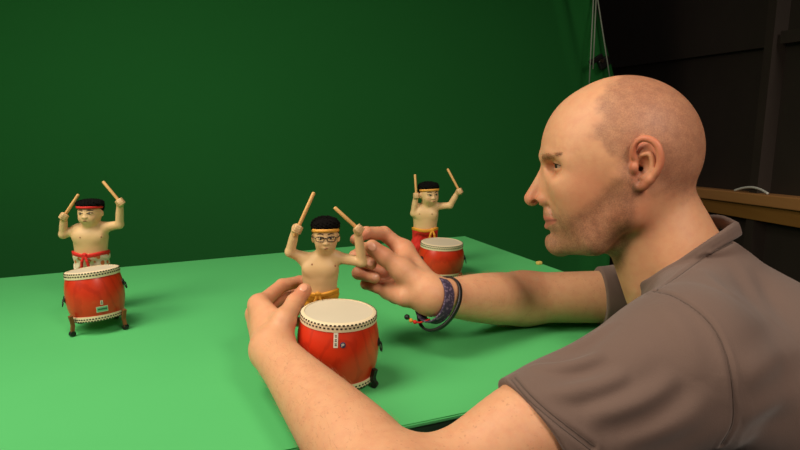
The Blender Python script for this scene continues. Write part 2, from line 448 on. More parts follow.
# ------------------------------------------------------------------ backdrop cloth
def backdrop():
    off = 1.82
    o2 = nrm * off
    def pt(s, z): return o2 + tdir * s
    # right hem follows the photo: found on the cloth's plane
    def hit(px, py):
        w = U(px, py, 1) - CAM; t = off / (w[0] * nrm[0] + w[1] * nrm[1]); p = CAM + w * t
        return p[0] * tdir[0] + p[1] * tdir[1], p[2]
    sA, zA = hit(589.5, 0); sB, zB = hit(605.5, 75)
    nx, nz = 260, 90; Vv = []; z1 = 2.6
    for j in range(nz + 1):
        z = .02 + (z1 - .02) * j / nz
        se = sB + (sA - sB) * (z - zB) / (zA - zB); se = min(se, sB + .03) if z < zB else max(se, sB - .35)
        for i in range(nx + 1):
            u = i / nx; s = -2.6 + (se + 2.6) * (u ** .75)
            edge = max(0, 1 - (se - s) / .16)
            d = .004 * math.sin(s * 3.1 + z * 1.3) + .006 * math.sin(s * 1.7 - z * 2)
            d += .030 * edge * math.sin((se - s) * 75 + z * 1.1) * min(1, max(.15, (z - zB + .12) * 2.5)) - .05 * edge * edge
            p = o2 + tdir * s + nrm * d
            Vv.append((p[0], p[1], z))
    F = [(j * (nx + 1) + i, j * (nx + 1) + i + 1, (j + 1) * (nx + 1) + i + 1, (j + 1) * (nx + 1) + i) for j in range(nz) for i in range(nx)]
    o = obj_np('green_screen_cloth', np.array(Vv), np.array(F), M['cloth_green'])
    sol = o.modifiers.new('thickness', 'SOLIDIFY'); sol.thickness = .003
    tag(o, 'dark green backdrop cloth hanging behind the table', 'backdrop')
    return hit, off, (sB, zB)
hit, BOFF, (sB, zB) = backdrop()
def onback(px, py, fwd=.03):
    w = U(px, py, 1) - CAM; t = (BOFF - fwd) / (w[0] * nrm[0] + w[1] * nrm[1]); return CAM + w * t
# overhead pipe that carries the cloth and the cords (above the frame)
bm = bmesh.new(); a = nrm * (BOFF + .03) + tdir * -2.6; b = nrm * (BOFF + .03) + tdir * 1.0
add_tube(bm, [(a[0], a[1], 2.61), (b[0], b[1], 2.61)], .02, 14); pipe = obj('backdrop_pipe', bm, M['black'], smooth=True)
tag(pipe, 'black pipe the green backdrop hangs from', 'pipe')
for (x0, y0, x1, y1), lab in zip(((593.5, -2, 589.2, 85), (596.2, -2, 593, 69), (597.5, -2, 610.5, 82)),
        ('white cord hanging left of the other two by the backdrop edge', 'short white cord hanging between two longer ones by the backdrop', 'white cord slanting along the backdrop right hem')):
    p0, p1 = onback(x0, y0, .07), onback(x1, y1, .07); d = (p0 - p1) / (p0[2] - p1[2]); top = p0 + np.array([(x0 - 595.5) * .012, 0, 2.6 - p0[2]])
    mid = (p0 + p1) / 2
    bm = bmesh.new(); add_tube(bm, [top, p0 + (top - p0) * .06, p0, mid, p1], .0022, 6)
    tag(obj('cord', bm, M['cord'], smooth=True), lab, 'cord', 'white cords by the backdrop')
# black spring clamp gripping the hem
c0 = onback(600, 61, .06)
clampo = empty('spring_clamp', c0, 'black spring clamp gripping the hem of the green backdrop', 'clamp')
R = Matrix.Rotation(math.atan2(tdir[1], tdir[0]), 3, 'Z') @ Matrix.Rotation(-.5, 3, 'Y')
bm = bmesh.new(); add_box(bm, Vector(c0) + R @ Vector((-.012, 0, .012)), (.055, .012, .016), R, .003); obj('jaw', bm, M['black'], clampo)
bm = bmesh.new(); add_box(bm, Vector(c0) + R @ Vector((.012, 0, -.012)), (.045, .014, .032), R, .004); obj('handle', bm, M['black'], clampo)
bm = bmesh.new(); add_tube(bm, [Vector(c0) + R @ Vector((0, -.013, 0)), Vector(c0) + R @ Vector((0, .013, 0))], .006, 10); obj('pivot', bm, M['stud'], clampo)

# tiny yellow scrap on the table
bm = bmesh.new(); p = T(539, 264.5); add_box(bm, (p[0], p[1], TABLE + .0035), (.012, .009, .007), Matrix.Rotation(.5, 3, 'Z'), .002)
tag(obj('scrap', bm, M['crumb']), 'tiny yellow scrap on the table near its far right edge', 'scrap')

# ================================================================== DRUMS
def drum(px, py, label, r=.0455, h=.083, tilt=(0, 0), legs=(), lift=0.0, rings=(), yaw=0, stickers=None, leg_m='stand'):
    base = T(px, py); root = empty('drum', base, label, 'drum', 'red toy drums on the table')
    R = Matrix.Rotation(tilt[0], 3, 'Y') @ Matrix.Rotation(tilt[1], 3, 'X') @ Matrix.Rotation(yaw, 3, 'Z')
    o = Vector(base) + Vector((0, 0, lift))
    RM = r * 1.125
    prof = lambda t: r + (RM - r) * (1 - (2 * t - 1.04) ** 2 / 1.08)
    b0, b1 = .008, h - .009
    bm = bmesh.new(); add_lathe(bm, [(prof(t), b0 + (b1 - b0) * t) for t in np.linspace(0, 1, 28)], 96, o, R); obj('barrel', bm, M['drum'], root, angle=40)
    def band(zb, zt, up):
        bm = bmesh.new(); s = 1 if up else -1; e = .0012
        ra, rb = (prof(1), r) if up else (prof(0), r * .985)
        z_in, z_out = (b1, h) if up else (b0, 0)
        pr = [(ra + e, z_in - s * .001), (ra + e, z_in), (rb + e + .0006, z_out - s * .002), (rb - .0006, z_out - s * .0005), (rb - .003, z_out)]
        pr2 = pr + [(rb - .003, z_out - s * .0035), (ra - .004, z_in - s * .001)]
        add_lathe(bm, pr2 + [pr2[0]], 96, o, R, cap=False); obj('hide_band', bm, M['hide'], root, angle=35)
        bm = bmesh.new(); add_lathe(bm, [(rb - .0028, z_out - s * .0035), (rb - .0028, z_out - s * .0008), (rb * .6, z_out - s * .0006), (.002, z_out - s * .0006)], 72, o, R); obj('drumhead', bm, M['hide_top'], root, smooth=False, angle=40)
        # double row of staggered studs
        bm = bmesh.new(); n = 58
        for k in range(n):
            for row in range(2):
                a = 2 * PI * (k + .5 * row) / n; f = .36 + .40 * row
                rr = ra + e + (rb - ra) * f; z = z_in + (z_out - z_in) * f
                p = o + R @ Vector((rr * math.cos(a), rr * math.sin(a), z))
                q = R @ Matrix.Rotation(a, 3, 'Z')
                add_box(bm, p, (.0013, .0028, .0021), q, .0004)
        obj('stud_rows', bm, M['stud'], root)
    band(0, 0, True); band(0, 0, False)
    for (ang, zz, rad) in rings:
        t = (zz - b0) / (b1 - b0); rr = prof(t)
        Q = R @ Matrix.Rotation(ang, 3, 'Z')
        bm = bmesh.new(); add_lathe(bm, [(.0055, 0), (.0055, .0012), (.003, .0024), (.001, .0026)], 16, o + Q @ Vector((rr - .0006, 0, zz)), Q @ Matrix.Rotation(PI / 2, 3, 'Y')); pl = obj('ring_plate', bm, M['black'], root, angle=40)
        bm = bmesh.new(); add_tube(bm, [o + Q @ Vector((rr + .0022 + .0022 * (1 - math.cos(a)) * .5, rad * math.sin(a), zz - rad * (1 - math.cos(a)))) for a in np.linspace(0, 2 * PI, 20, endpoint=False)], .0009, 8, closed=True)
        obj('ring', bm, M['black'], pl, smooth=True)
    for (ang, wheel, hh) in legs:
        Q = Matrix.Rotation(ang, 3, 'Z'); rr = r + .004
        P = lambda x, y, z: Vector(base) + Q @ Vector((x, y, z))
        bm = bmesh.new(); add_tube(bm, [P(rr + .003, 0, .0045), P(rr + .001, 0, hh * .55), P(rr + .0035, 0, hh)], [.0034, .0036, .004], 4)
        lg = obj('leg', bm, M[leg_m], root)
        if wheel:
            bm = bmesh.new(); add_tube(bm, [P(rr + .003, -.003, .0042), P(rr + .003, .003, .0042)], .0042, 14); obj('wheel', bm, M['black'], lg, angle=40)
    for kind_, ang, zz, w, hgt in (stickers or ()):
        t = (zz - b0) / (b1 - b0); rr = prof(t) + .0004; slope = (prof(t + .02) - prof(t - .02)) / (.04 * (b1 - b0))
        def sp(x, z, e=0.0):
            tt = (zz + z - b0) / (b1 - b0); q = prof(tt) + .0004 + e; a = ang + x / q
            return o + R @ Vector((q * math.cos(a), q * math.sin(a), zz + z))
        def patch(bm, x0, x1, z0, z1, e, n=6):
            g = [[bm.verts.new(sp(x0 + (x1 - x0) * i / n, z0 + (z1 - z0) * j / 2, e)) for i in range(n + 1)] for j in range(3)]
            for j in range(2):
                for i in range(n): bm.faces.new((g[j][i], g[j][i + 1], g[j + 1][i + 1], g[j + 1][i]))
            # turned-down rim gives the sticker its thickness
            for a_, b_ in [((0, i), (0, i + 1)) for i in range(n)] + [((2, i), (2, i + 1)) for i in range(n)] + [((j, 0), (j + 1, 0)) for j in range(2)] + [((j, n), (j + 1, n)) for j in range(2)]:
                v1, v2 = g[a_[0]][a_[1]], g[b_[0]][b_[1]]
                inn = lambda v: bm.verts.new(o + (v.co - o) * .9945)
                bm.faces.new((v1, v2, inn(v2), inn(v1)))
        if kind_ == 'strip':
            bm = bmesh.new(); patch(bm, -w / 2, w / 2, -hgt / 2, hgt / 2, 0); st = obj('sticker', bm, M['label_white'], root); st['label'] = 'white paper sticker'
            bm = bmesh.new()
            for q in range(3):
                zc = hgt * (.28 - .28 * q); s_ = w * .26
                patch(bm, -s_, s_, zc - hgt * .06, zc - hgt * .03, .0002); patch(bm, -s_, s_, zc + hgt * .05, zc + hgt * .08, .0002); patch(bm, -s_ * .25, s_ * .25, zc - hgt * .08, zc + hgt * .09, .0003)
            obj('print', bm, M['label_dark'], st)
        elif kind_ == 'badge':
            bm = bmesh.new(); c = bm.verts.new(sp(0, 0, .0006)); rg = [bm.verts.new(sp(w / 2 * math.cos(a), w / 2 * math.sin(a), .0005)) for a in np.linspace(0, 2 * PI, 20, endpoint=False)]
            rg2 = [bm.verts.new(sp(w / 2 * math.cos(a), w / 2 * math.sin(a), -.0006)) for a in np.linspace(0, 2 * PI, 20, endpoint=False)]
            for k in range(20): bm.faces.new((c, rg[k], rg[(k + 1) % 20])); bm.faces.new((rg[k], rg2[k], rg2[(k + 1) % 20], rg[(k + 1) % 20]))
            st = obj('badge', bm, M['label_blue'], root); st['label'] = 'round dark blue badge'
            bm = bmesh.new(); s_ = w * .12
            patch(bm, -2 * s_, -1.1 * s_, -2.4 * s_, 2.4 * s_, .0009); patch(bm, -1.1 * s_, 1.4 * s_, 1.6 * s_, 2.4 * s_, .0009); patch(bm, -1.1 * s_, 1.4 * s_, -.4 * s_, .4 * s_, .0009); patch(bm, 1.0 * s_, 1.8 * s_, .0, 2.0 * s_, .0009)
            obj('letter', bm, M['label_white'], st)
        else:
            bm = bmesh.new(); patch(bm, -w / 2, w / 2, -hgt / 2, hgt / 2, 0); st = obj('sticker', bm, M['label_white'], root); st['label'] = 'white sticker with a green printed panel'
            bm = bmesh.new(); patch(bm, -w * .46, w * .46, -hgt * .40, hgt * .40, .0002); obj('print', bm, M['label_green'], st)
            bm = bmesh.new()
            for q in range(7): x = w * (-.36 + .115 * q); patch(bm, x, x + w * .07, -hgt * .12, hgt * .14, .0004, 2); 
            patch(bm, -w * .38, w * .42, -hgt * .03, hgt * .05, .0004)
            obj('lettering', bm, M['label_dark'], st)
    return root, o, R

FRONT = -PI / 2
D1 = drum(337.5, 380, 'nearest red drum, between the man\'s forearm and the gold-trousered figurine', r=.0452, h=.087, tilt=(.04, .03), lift=.006, rings=((FRONT + 1.45, .05, .0055), (FRONT - 2.2, .05, .0055)),
    legs=((FRONT + 1.15, 1, .024), (FRONT + .1, 1, .014), (FRONT - 1.0, 1, .02), (FRONT + 2.6, 1, .02)), stickers=(('strip', FRONT + .03, .068, .0052, .0175), ('badge', FRONT + .20, .0625, .0066, 0)), leg_m='black')
PS = FRONT + .47
D2 = drum(99.5, 327.5, 'red drum on a castored brown stand, in front of the red-headband figurine at left', r=.0376, h=.076, tilt=(-.09, -.09), lift=.017, rings=((PS + 1.35, .05, .005), (PS - 1.5, .036, .005)),
    legs=((PS - 1.0, 1, .032), (PS + .92, 1, .032), (PS + 2.5, 1, .03), (PS - 2.5, 1, .03)), stickers=(('strip', PS + .16, .0285, .0036, .0065), ('plate', PS + .16, .0185, .0165, .0088)))
D3 = drum(440.5, 275, 'red drum farthest back, beside the figurine in red trousers', r=.0405, h=.066, tilt=(.03, .0), lift=.003, rings=((FRONT - 1.05, .035, .0058), (FRONT + 1.5, .035, .0055)), legs=((FRONT - .9, 0, .012), (FRONT + .9, 0, .012), (.7, 0, .012), (PI - .7, 0, .012)))

# ================================================================== FIGURINES
def figurine(label, feet, S, face_px, hair_px, chin_px, headw, sh, el, ha, neck, waist, torso_w, yaw, sticks, stick_labels, hb, sash_m, pant_m, waist_m, nip, eye_px, mouth_px, glasses=False, pant_w=1.0, hem=.0, hand_dy=(-.012, -.012), sash_knot=0.0, roll=0.0):
    F0 = T(*feet); Yf = F0[1]
    root = empty('drummer_figurine', F0, label, 'figurine', 'drummer figurines on the table')
    mp = PXY(F0)[2] / FPX      # metres per pixel
    P = lambda q, dy=0.0: V(q[0], q[1], Yf + dy)
    fw = np.array([math.sin(yaw), -math.cos(yaw), 0]); rt = np.array([math.cos(yaw), math.sin(yaw), 0]); up = np.array([0, 0, 1.])
    up2 = unit(up + rt * roll); rt2 = unit(rt - up * roll); Rh = np.stack([rt2, fw, up2])
    Rt = np.stack([np.array([1., 0, 0]), np.array([0, -1., 0]), up])
    hc = P(((hair_px[0] + chin_px[0]) / 2, (hair_px[1] + chin_px[1]) / 2 + 1), -.004)
    hh = (chin_px[1] - hair_px[1]) * mp / 2; hw = headw * mp / 2
    # --- body
    B = []
    B.append(ell(hc + up2 * hh * .12, Rh, (hw * .93, hw * .98, hh * .82), .004))
    B.append(ell(hc - up2 * hh * .36 + fw * hw * .14, Rh, (hw * .72, hw * .76, hh * .60), .006))
    B.append(ell(hc - up2 * hh * .28 + fw * hw * .60 + rt2 * hw * .34, Rh, (hw * .34, hw * .32, hh * .28), .005))
    B.append(ell(hc - up2 * hh * .28 + fw * hw * .60 - rt2 * hw * .34, Rh, (hw * .34, hw * .32, hh * .28), .005))
    ey = P(eye_px, -.02)
    eu = (ey - hc) @ up2 / hh; er = (ey - hc) @ rt2 / hw
    B.append(cone(hc + fw * hw * .9 + up2 * hh * (eu - .02), hc + fw * hw * 1.02 + up2 * hh * (eu - .27), hw * .07, hw * .12, .003))
    for s in (-1, 1):
        B.append(ell(hc + up2 * hh * (eu - .12) + rt2 * s * hw * .95 - fw * hw * .05, Rh, (hw * .12, hw * .18, hh * .22), .002))
        B.append(ell(hc + fw * hw * .99 + up2 * hh * (eu - .26) + rt2 * s * hw * .12, Rh, (hw * .09, hw * .09, hw * .08), .002))
    mo = hc + fw * hw * .9 + up2 * hh * (eu - .52)
    B.append(ell(mo + fw * hw * .03, Rh, (hw * .2, hw * .1, hh * .08), .003))
    nk = P(neck); wa = P(waist, .004); tw = torso_w * mp / 2
    B.append(cone(hc - up2 * hh * .5, nk, hw * .42, hw * .48, .008))
    sR, sL = P(sh[0]), P(sh[1])
    mid = (nk + wa) / 2
    B.append(ell(nk * .68 + wa * .32, Rt, (tw * 1.0, tw * .62, np.linalg.norm(nk - wa) * .46), .008))
    B.append(ell(nk * .25 + wa * .75, Rt, (tw * .92, tw * .66, np.linalg.norm(nk - wa) * .46), .012))
    B.append(ell(wa - up * .004, Rt, (tw * .88, tw * .62, .014), .01))
    for s, q in ((-1, sR), (1, sL)):
        B.append(ell(nk * .70 + wa * .30 + np.array([s * tw * .42, -tw * .40, 0]), Rt, (tw * .46, tw * .22, tw * .34), .008))
        B.append(cone(nk - up * .004, q, .006, .0075, .008))
    ar = .0064; hands = []
    for i in range(2):
        s_, e_, h_ = P(sh[i], .001), P(el[i], hand_dy[i] * .5), P(ha[i], hand_dy[i])
        B += poly([s_, e_], [ar * 1.25, ar * 1.0], .006) + poly([e_, e_ * .45 + h_ * .55, h_], [ar * 1.0, ar * .95, ar * .74], .003)
        a = P(sticks[i][0], hand_dy[i] - .004); b = P(sticks[i][1], hand_dy[i] + (-.01 if sticks[i][2] else .0)); sd = unit(b - a)
        # the fist wraps the stick: centre on the stick axis
        gc = a + sd * (h_ - a).dot(sd)
        fr = .0066
        vx = unit(CAM - gc); fx = unit(np.cross(sd, vx))
        B.append(ell(gc * .6 + h_ * .4, np.stack([fx, np.cross(sd, fx), sd]), (fr * .98, fr * .92, fr * 1.02), .003))
        hands.append((gc, sd, vx, fx, a, b))
        for q in range(4):
            c = gc + sd * fr * (.60 - .40 * q); cw = (1, 1.08, 1.05, .92)[q]
            B += poly([c - fx * fr * .75 + vx * fr * .1, c - fx * fr * .35 * cw + vx * fr * .82 * cw, c + fx * fr * .45 * cw + vx * fr * .78 * cw, c + fx * fr * .8 + vx * fr * .2], [.0016, .0018, .0017, .0014], .0005)
    for s in (-1, 1):   # legs inside the trousers, feet
        hipp = wa + np.array([s * tw * .42, .002, -.012]); ft = F0 + np.array([s * tw * .55, .002, .006])
        B += chain([hipp, (hipp + ft) / 2 + np.array([0, -.003, 0]), ft + np.array([0, 0, .004])], [tw * .42, .0075, .006], .006)
        B.append(ell(ft + np.array([0, -.008, -.001]), Rt, (.0062, .0125, .005), .004))
    o = blob('body', B, .0011, M['fig'], root)
    n = len(o.data.vertices); co = np.empty(n * 3, np.float32); o.data.vertices.foreach_get('co', co); co = co.reshape(-1, 3).astype(float)
    bl = np.zeros(n)
    for s in (-1, 1):
        c = hc + fw * hw * .8 + rt2 * s * hw * .5 - up2 * hh * .3; bl = np.maximum(bl, .4 * np.exp(-((co - c) ** 2).sum(1) / (hw * .3) ** 2))
    for h_ in hands: bl = np.maximum(bl, .35 * np.exp(-((co - h_[0]) ** 2).sum(1) / .008 ** 2))
    attr(o, 'blush', bl); body = o
    # snap a point onto the body surface along a view ray
    F = lambda Pn, c, r: ev(B, Pn, c, r)
    def on(px, py): 
        p = raycast(lambda Pn, c, r: ev(B, Pn, c, r, 9.), px, py, .4, 1.7); return p if p is not None else P((px, py), -.02)
    for q in nip:
        bm = bmesh.new(); p = on(*q); add_lathe(bm, [(.0015, -.001), (.0013, .0002), (.0006, .0005), (.0002, .0005)], 14, p, Vector((0, -1, .15)).to_track_quat('Z', 'Y').to_matrix()); obj('nipple', bm, M['nipple'], body, smooth=True)
    # --- face
    def face(x, u): # point on face from head-relative coordinates
        g = hc + rt2 * hw * x + up2 * hh * u + fw * hw * 2.2
        for _ in range(60):
            d = ev(B, g[None], g, 0.0, 9.)[0]
            if d < 1e-4: break
            g = g - fw * max(d * .8, 1e-5)
        return g
    def dab(name, prims, m, par=body): return blob(name, prims, .0005, m, par)
    for s in (-1, 1):
        c = face(s * .37, eu)
        e = dab('eye', [ell(c, Rh, (hw * .18, hw * .06, hh * .058), .0005)], M['paint_white'])
        dab('pupil', [ell(c + fw * hw * .02, Rh, (hw * .085, hw * .065, hh * .058), .0005)], M['paint_dark'], e)
        a, b_, c_ = face(s * .18, eu + .01), face(s * .38, eu + .07), face(s * .58, eu + .03)
        dab('eyelid_line', poly([a, b_, c_], [.0006, .0009, .0006], .0004), M['paint_dark'])
        a, b_, c_ = face(s * .17, eu + .20), face(s * .38, eu + .245), face(s * .60, eu + .20)
        dab('eyebrow', poly([a, b_, c_], [.0006, .0009, .0005], .0004), M['paint_brown'])
    a, b_, c_ = face(-.13, eu - .515), face(0, eu - .505), face(.13, eu - .515)
    dab('mouth', poly([a, b_, c_], [.0006, .0011, .0006], .0005), M['paint_lip'])
    # --- hair cap with a fuzzy top
    hbz = (P(hb, -.02) - hc) @ up2
    H0 = hc + up2 * (hbz + hh * .12) - fw * hw * .10
    def fuzz(Pn, d):
        q = Pn * 900
        return d + .0007 * (np.sin(q[:, 0] * 1.3 + 3 * np.sin(q[:, 2] * .8)) * np.sin(q[:, 1] * 1.1) + .7 * np.sin(q[:, 2] * 1.7 + q[:, 0]))
    top = hh * 1.03 - (hbz + hh * .12)
    hp = [ell(H0 + up2 * top * .25, Rh, (hw * 1.05, hw * 1.04, top * .80), .004), ell(H0 + up2 * top * .0, Rh, (hw * 1.03, hw * .99, top * .8), .004), ell(H0 - fw * hw * .22 - up2 * hh * .30, Rh, (hw * 1.0, hw * .84, hh * .5), .004)]
    hp.append(ell(hc + fw * hw * 1.15 + up2 * (hbz - hh * .42), Rh, (hw * 1.0, hw * .85, hh * .50), .002, True))
    for s in (-1, 1): hp.append(ell(hc + fw * hw * .15 + up2 * hh * (eu - .55) + rt2 * s * hw, Rh, (hw * .5, hw * .5, hh * .5), .003, True))
    blob('hair', hp, .0008, M['fig_hair'], root, fuzz)
    # --- headband
    bm = bmesh.new(); w_ = hh * .085
    n = 48
    ringp = []
    for k in range(n):
        a = 2 * PI * k / n; p = hc + rt2 * hw * .965 * math.cos(a) + fw * hw * (1.01 * math.sin(a) - .02); ringp.append(p + up2 * (hbz + hh * .01 + hh * .09 * (math.sin(a) - 1)))
    vs = []
    for k, p in enumerate(ringp):
        outw = unit(p - hc - up2 * ((p - hc) @ up2)); vs.append([bm.verts.new(p + up2 * w_ * z + outw * o_) for z, o_ in ((-1, -.0005), (-1, .0008), (0, .0013), (1, .0008), (1, -.0005))])
    for k in range(n):
        for j in range(5): bm.faces.new((vs[k][j], vs[k][(j + 1) % 5], vs[(k + 1) % n][(j + 1) % 5], vs[(k + 1) % n][j]))
    obj('headband', bm, sash_m if hb is None else waist_m[1], root, smooth=True)
    # --- trousers
    TP = []
    for s in (-1, 1):
        hipp = wa + np.array([s * tw * .40, .002, -.010]); ft = F0 + np.array([s * tw * .58, .004, .014])
        TP += chain([hipp, hipp * .5 + ft * .5 + np.array([s * .001, 0, 0]), ft], [tw * .56, tw * .50 * pant_w, tw * .47 * pant_w], .008)
    TP.append(ell(wa - up * .004, Rt, (tw * .99, tw * .76, .013), .008))
    cutz = (wa - up * 0)[2]
    def pf(Pn, d):
        d = d + .0006 * np.sin(Pn[:, 2] * 420 + 3 * np.sin(Pn[:, 0] * 260)) * np.sin(Pn[:, 0] * 300 + 1)
        return np.maximum(np.maximum(d, Pn[:, 2] - cutz), F0[2] + .008 - Pn[:, 2])
    tr = blob('trousers', TP, .0011, pant_m, root, pf)
    # --- sash with a knot and two hanging ends
    SP = []; n = 28; pr = []
    for k in range(n + 1):
        a = 2 * PI * k / n; pr.append(wa + np.array([tw * .98 * math.cos(a), -tw * .76 * math.sin(a), .0012 * math.sin(3 * a) - .001]))
    SP += poly(pr, [.0021] * (n + 1), .001); SP += poly([p - up * .0026 for p in pr], [.0017] * (n + 1), .001)
    kn = wa + np.array([sash_knot * tw, -tw * .80 * math.sqrt(max(.1, 1 - sash_knot ** 2)), -.001])
    SP.append(ell(kn, Rt, (.0042, .0028, .0034), .001))
    for s in (-1, 1): SP += chain([kn, kn + np.array([s * .004, -.002, -.010]), kn + np.array([s * .0065, -.001, -.024])], [.0018, .0022, .0024], .001)
    blob('sash', SP, .0008, sash_m, root)
    if glasses:
        gz = eu - .02; bm = bmesh.new()
        for s in (-1, 1):
            c = hc + fw * hw * 1.10 + rt2 * s * hw * .42 + up2 * hh * gz
            pts = []
            for k in range(16):
                a = 2 * PI * k / 16; ca, sa = math.cos(a), math.sin(a)
                pts.append(c + rt2 * hw * .31 * math.copysign(abs(ca) ** .6, ca) + up2 * hh * .125 * math.copysign(abs(sa) ** .6, sa) - fw * hw * .06 * (s * ca + 1))
            add_tube(bm, pts, .0005, 6, closed=True)
            e0 = c + rt2 * s * hw * .33 + up2 * hh * .06; add_tube(bm, [e0 - fw * hw * .1, hc + rt2 * s * hw * 1.0 + fw * hw * .45 + up2 * hh * (gz + .05), hc + rt2 * s * hw * 1.02 - fw * hw * .05 + up2 * hh * (gz + .03)], .0006, 6)
        c = hc + fw * hw * 1.12 + up2 * hh * (gz + .04); add_tube(bm, [c - rt2 * hw * .1, c + up2 * .0006, c + rt2 * hw * .1], .0006, 6)
        obj('glasses', bm, M['glasses'], root, smooth=True)
    # --- sticks, held in the fists
    for (gc, sd, vx, fx, a, b), lab in zip(hands, stick_labels):
        bm = bmesh.new(); L = np.linalg.norm(b - a)
        Q = Vector(sd).to_track_quat('Z', 'Y').to_matrix()
        add_lathe(bm, [(.0012, -.0012), (.0021, -.0004), (.0024, .001), (.0025, L * .5), (.0024, L - .001), (.0019, L), (.0008, L + .0005)], 14, (0, 0, 0))
        st = obj('drumstick', bm, M['stick'], None, smooth=True); st.location = a; st.rotation_euler = Q.to_euler()
        tag(st, lab, 'drumstick', 'drumsticks held by the figurines')
    return root

figurine('drummer figurine with glasses, yellow headband and gold trousers, held in the man\'s hands', (321, 356), 1, None, (325, 217), (326.3, 254), 25.6, ((304.5, 258.5), (335.5, 257)), ((290, 252), (362, 262)), ((296, 228), (357.5, 230)), (320.6, 257), (319.8, 289), 36, .12,
    (((294.5, 235.5), (314, 192.5), 0), ((361.5, 232), (334.5, 207.5), 1)), ('drumstick raised upright over the nearest drum, left of the bespectacled figurine\'s head', 'drumstick in the bespectacled figurine\'s fist beside the man\'s fingertips'),
    (325, 231), M['gold'], M['gold'], (None, M['yellow_band']), ((312, 264.5), (335, 266)), (327, 238.5), (327, 247), True)
figurine('drummer figurine with red headband and white flame-print trousers, at the left of the table', (91, 312), 1, None, (90, 199.5), (90.5, 226), 23.5, ((78.5, 229), (104, 227.5)), ((63, 234.5), (119.5, 224.5)), ((64, 216), (120, 203)), (90.5, 228), (91, 251), 34, .0,
    (((61.5, 220), (78.5, 194.5), 0), ((122.5, 205), (103, 181.5), 0)), ('drumstick in the red-headband figurine\'s lower hand, at far left', 'drumstick held highest by the red-headband figurine, right of its head'),
    (90, 207.5), M['red'], M['flame_print'], (None, M['red']), ((80, 237.5), (101, 237)), (90.5, 213.5), (90, 221.5), False, 1.05)
figurine('drummer figurine in red trousers with yellow headband and sash, farthest back', (425, 266), 1, None, (427.8, 181.5), (430, 205.5), 19.5, ((417, 207.5), (433.5, 206.5)), ((413.5, 213.5), (450, 205.5)), ((416, 195.5), (458, 192)), (426, 207), (425, 227.5), 25, .45,
    (((416.5, 198), (415, 174.5), 0), ((461, 194), (447.5, 168.8), 0)), ('drumstick held bolt upright by the figurine farthest back', 'slanting drumstick in the outstretched hand of the figurine farthest back'),
    (429, 190), M['gold'], M['red'], (None, M['yellow_band']), ((419.5, 214), (432, 214)), (431, 195), (431, 201), False, 1.1, sash_knot=.55)

# ================================================================== THE MAN
ZH = .825
HC = U(627, 165, ZH)
ray = HC - CAM; ray[2] = 0; ray = unit(ray)          # viewing direction in plan
LT = -ray                                             # towards the camera = his left
FW = np.array([-ray[1], ray[0], 0.]); UP = np.array([0, 0, 1.])
Rhd = np.stack([FW, LT, UP])
MX, MY = .00119, .00126
def H(px, py, l=0.0):
    a = abs(l) * MY; w = U(px, py, 1) - CAM; t = ((HC + LT * a - CAM) @ LT) / (w @ LT); p = CAM + w * t
    return p if l >= 0 else p - LT * 2 * a
def E(px, py, l, ra, ru, rl, rot=0, k=8, sub=False):
    c, s = math.cos(math.radians(rot)), math.sin(math.radians(rot))
    A = FW * c - UP * s; Bq = UP * c + FW * s          # positive rot tips the front end down
    return ell(H(px, py, l), np.stack([A, LT, Bq]), (ra * MX, rl * MY, ru * MY), k * MY, sub)
def C(a, b, r1, r2, k=8, sub=False): return cone(H(*a), H(*b), r1 * MY, r2 * MY, k * MY, sub)
def CH(pts, rs, k=4): return sp([H(*p) for p in pts], [r * MY for r in rs], k * MY)
HD = [E(622.5, 149.5, 0, 80.5, 73, 60), E(583, 150, 0, 41, 50, 47, 0, 16), E(589, 194, 0, 45, 46, 42, 0, 16), E(565, 214, 0, 21, 20, 24, 0, 12)]
HD += [E(592, 226, 0, 42, 27, 36, -10, 14), E(636, 192, 0, 38, 38, 48, 0, 14)]
for s in (-1, 1):
    HD += [C((630, 210, 44 * s), (594, 240, 32 * s), 13, 12, 14), C((594, 240, 32 * s), (562, 244.5, 9 * s), 12, 11, 12), C((632, 180, 49 * s), (630, 212, 44 * s), 12, 13, 14)]
    HD += [C((546, 156, 5 * s), (555, 155.5, 28 * s), 6, 6.5, 7), C((555, 155.5, 28 * s), (572, 160, 43 * s), 6.5, 5, 8)]
    HD += [E(580, 184, 36 * s, 26, 12, 9, 8, 20), E(592, 206, 33 * s, 30, 26, 12, 0, 18)]
HD += [E(557.5, 242, 0, 13, 12, 17, 0, 10)]
for s in (-1, 1): HD += [C((547, 205, 15 * s), (560, 221, 24 * s), .5, .7, 8, True), C((557, 174, 14 * s), (572, 172, 34 * s), 2.2, 2.4, 7)]
# nose
HD += CH([(547, 166, 0), (538.5, 184, 0), (532, 198.2, 0)], [4.8, 6.2, 8.2], 5)
for s in (-1, 1):
    HD += [C((552, 172, 5 * s), (546, 198, 8 * s), 6, 7, 8), E(543, 199.5, 10 * s, 8, 6.3, 5.6, 0, 3), E(551.5, 167.5, 31 * s, 12.5, 8.5, 21, 0, 9, True)]
    HD += [E(536.2, 202.2, 9 * s, 6.2, 2.2, 5.5, 12, 1.5, True)]
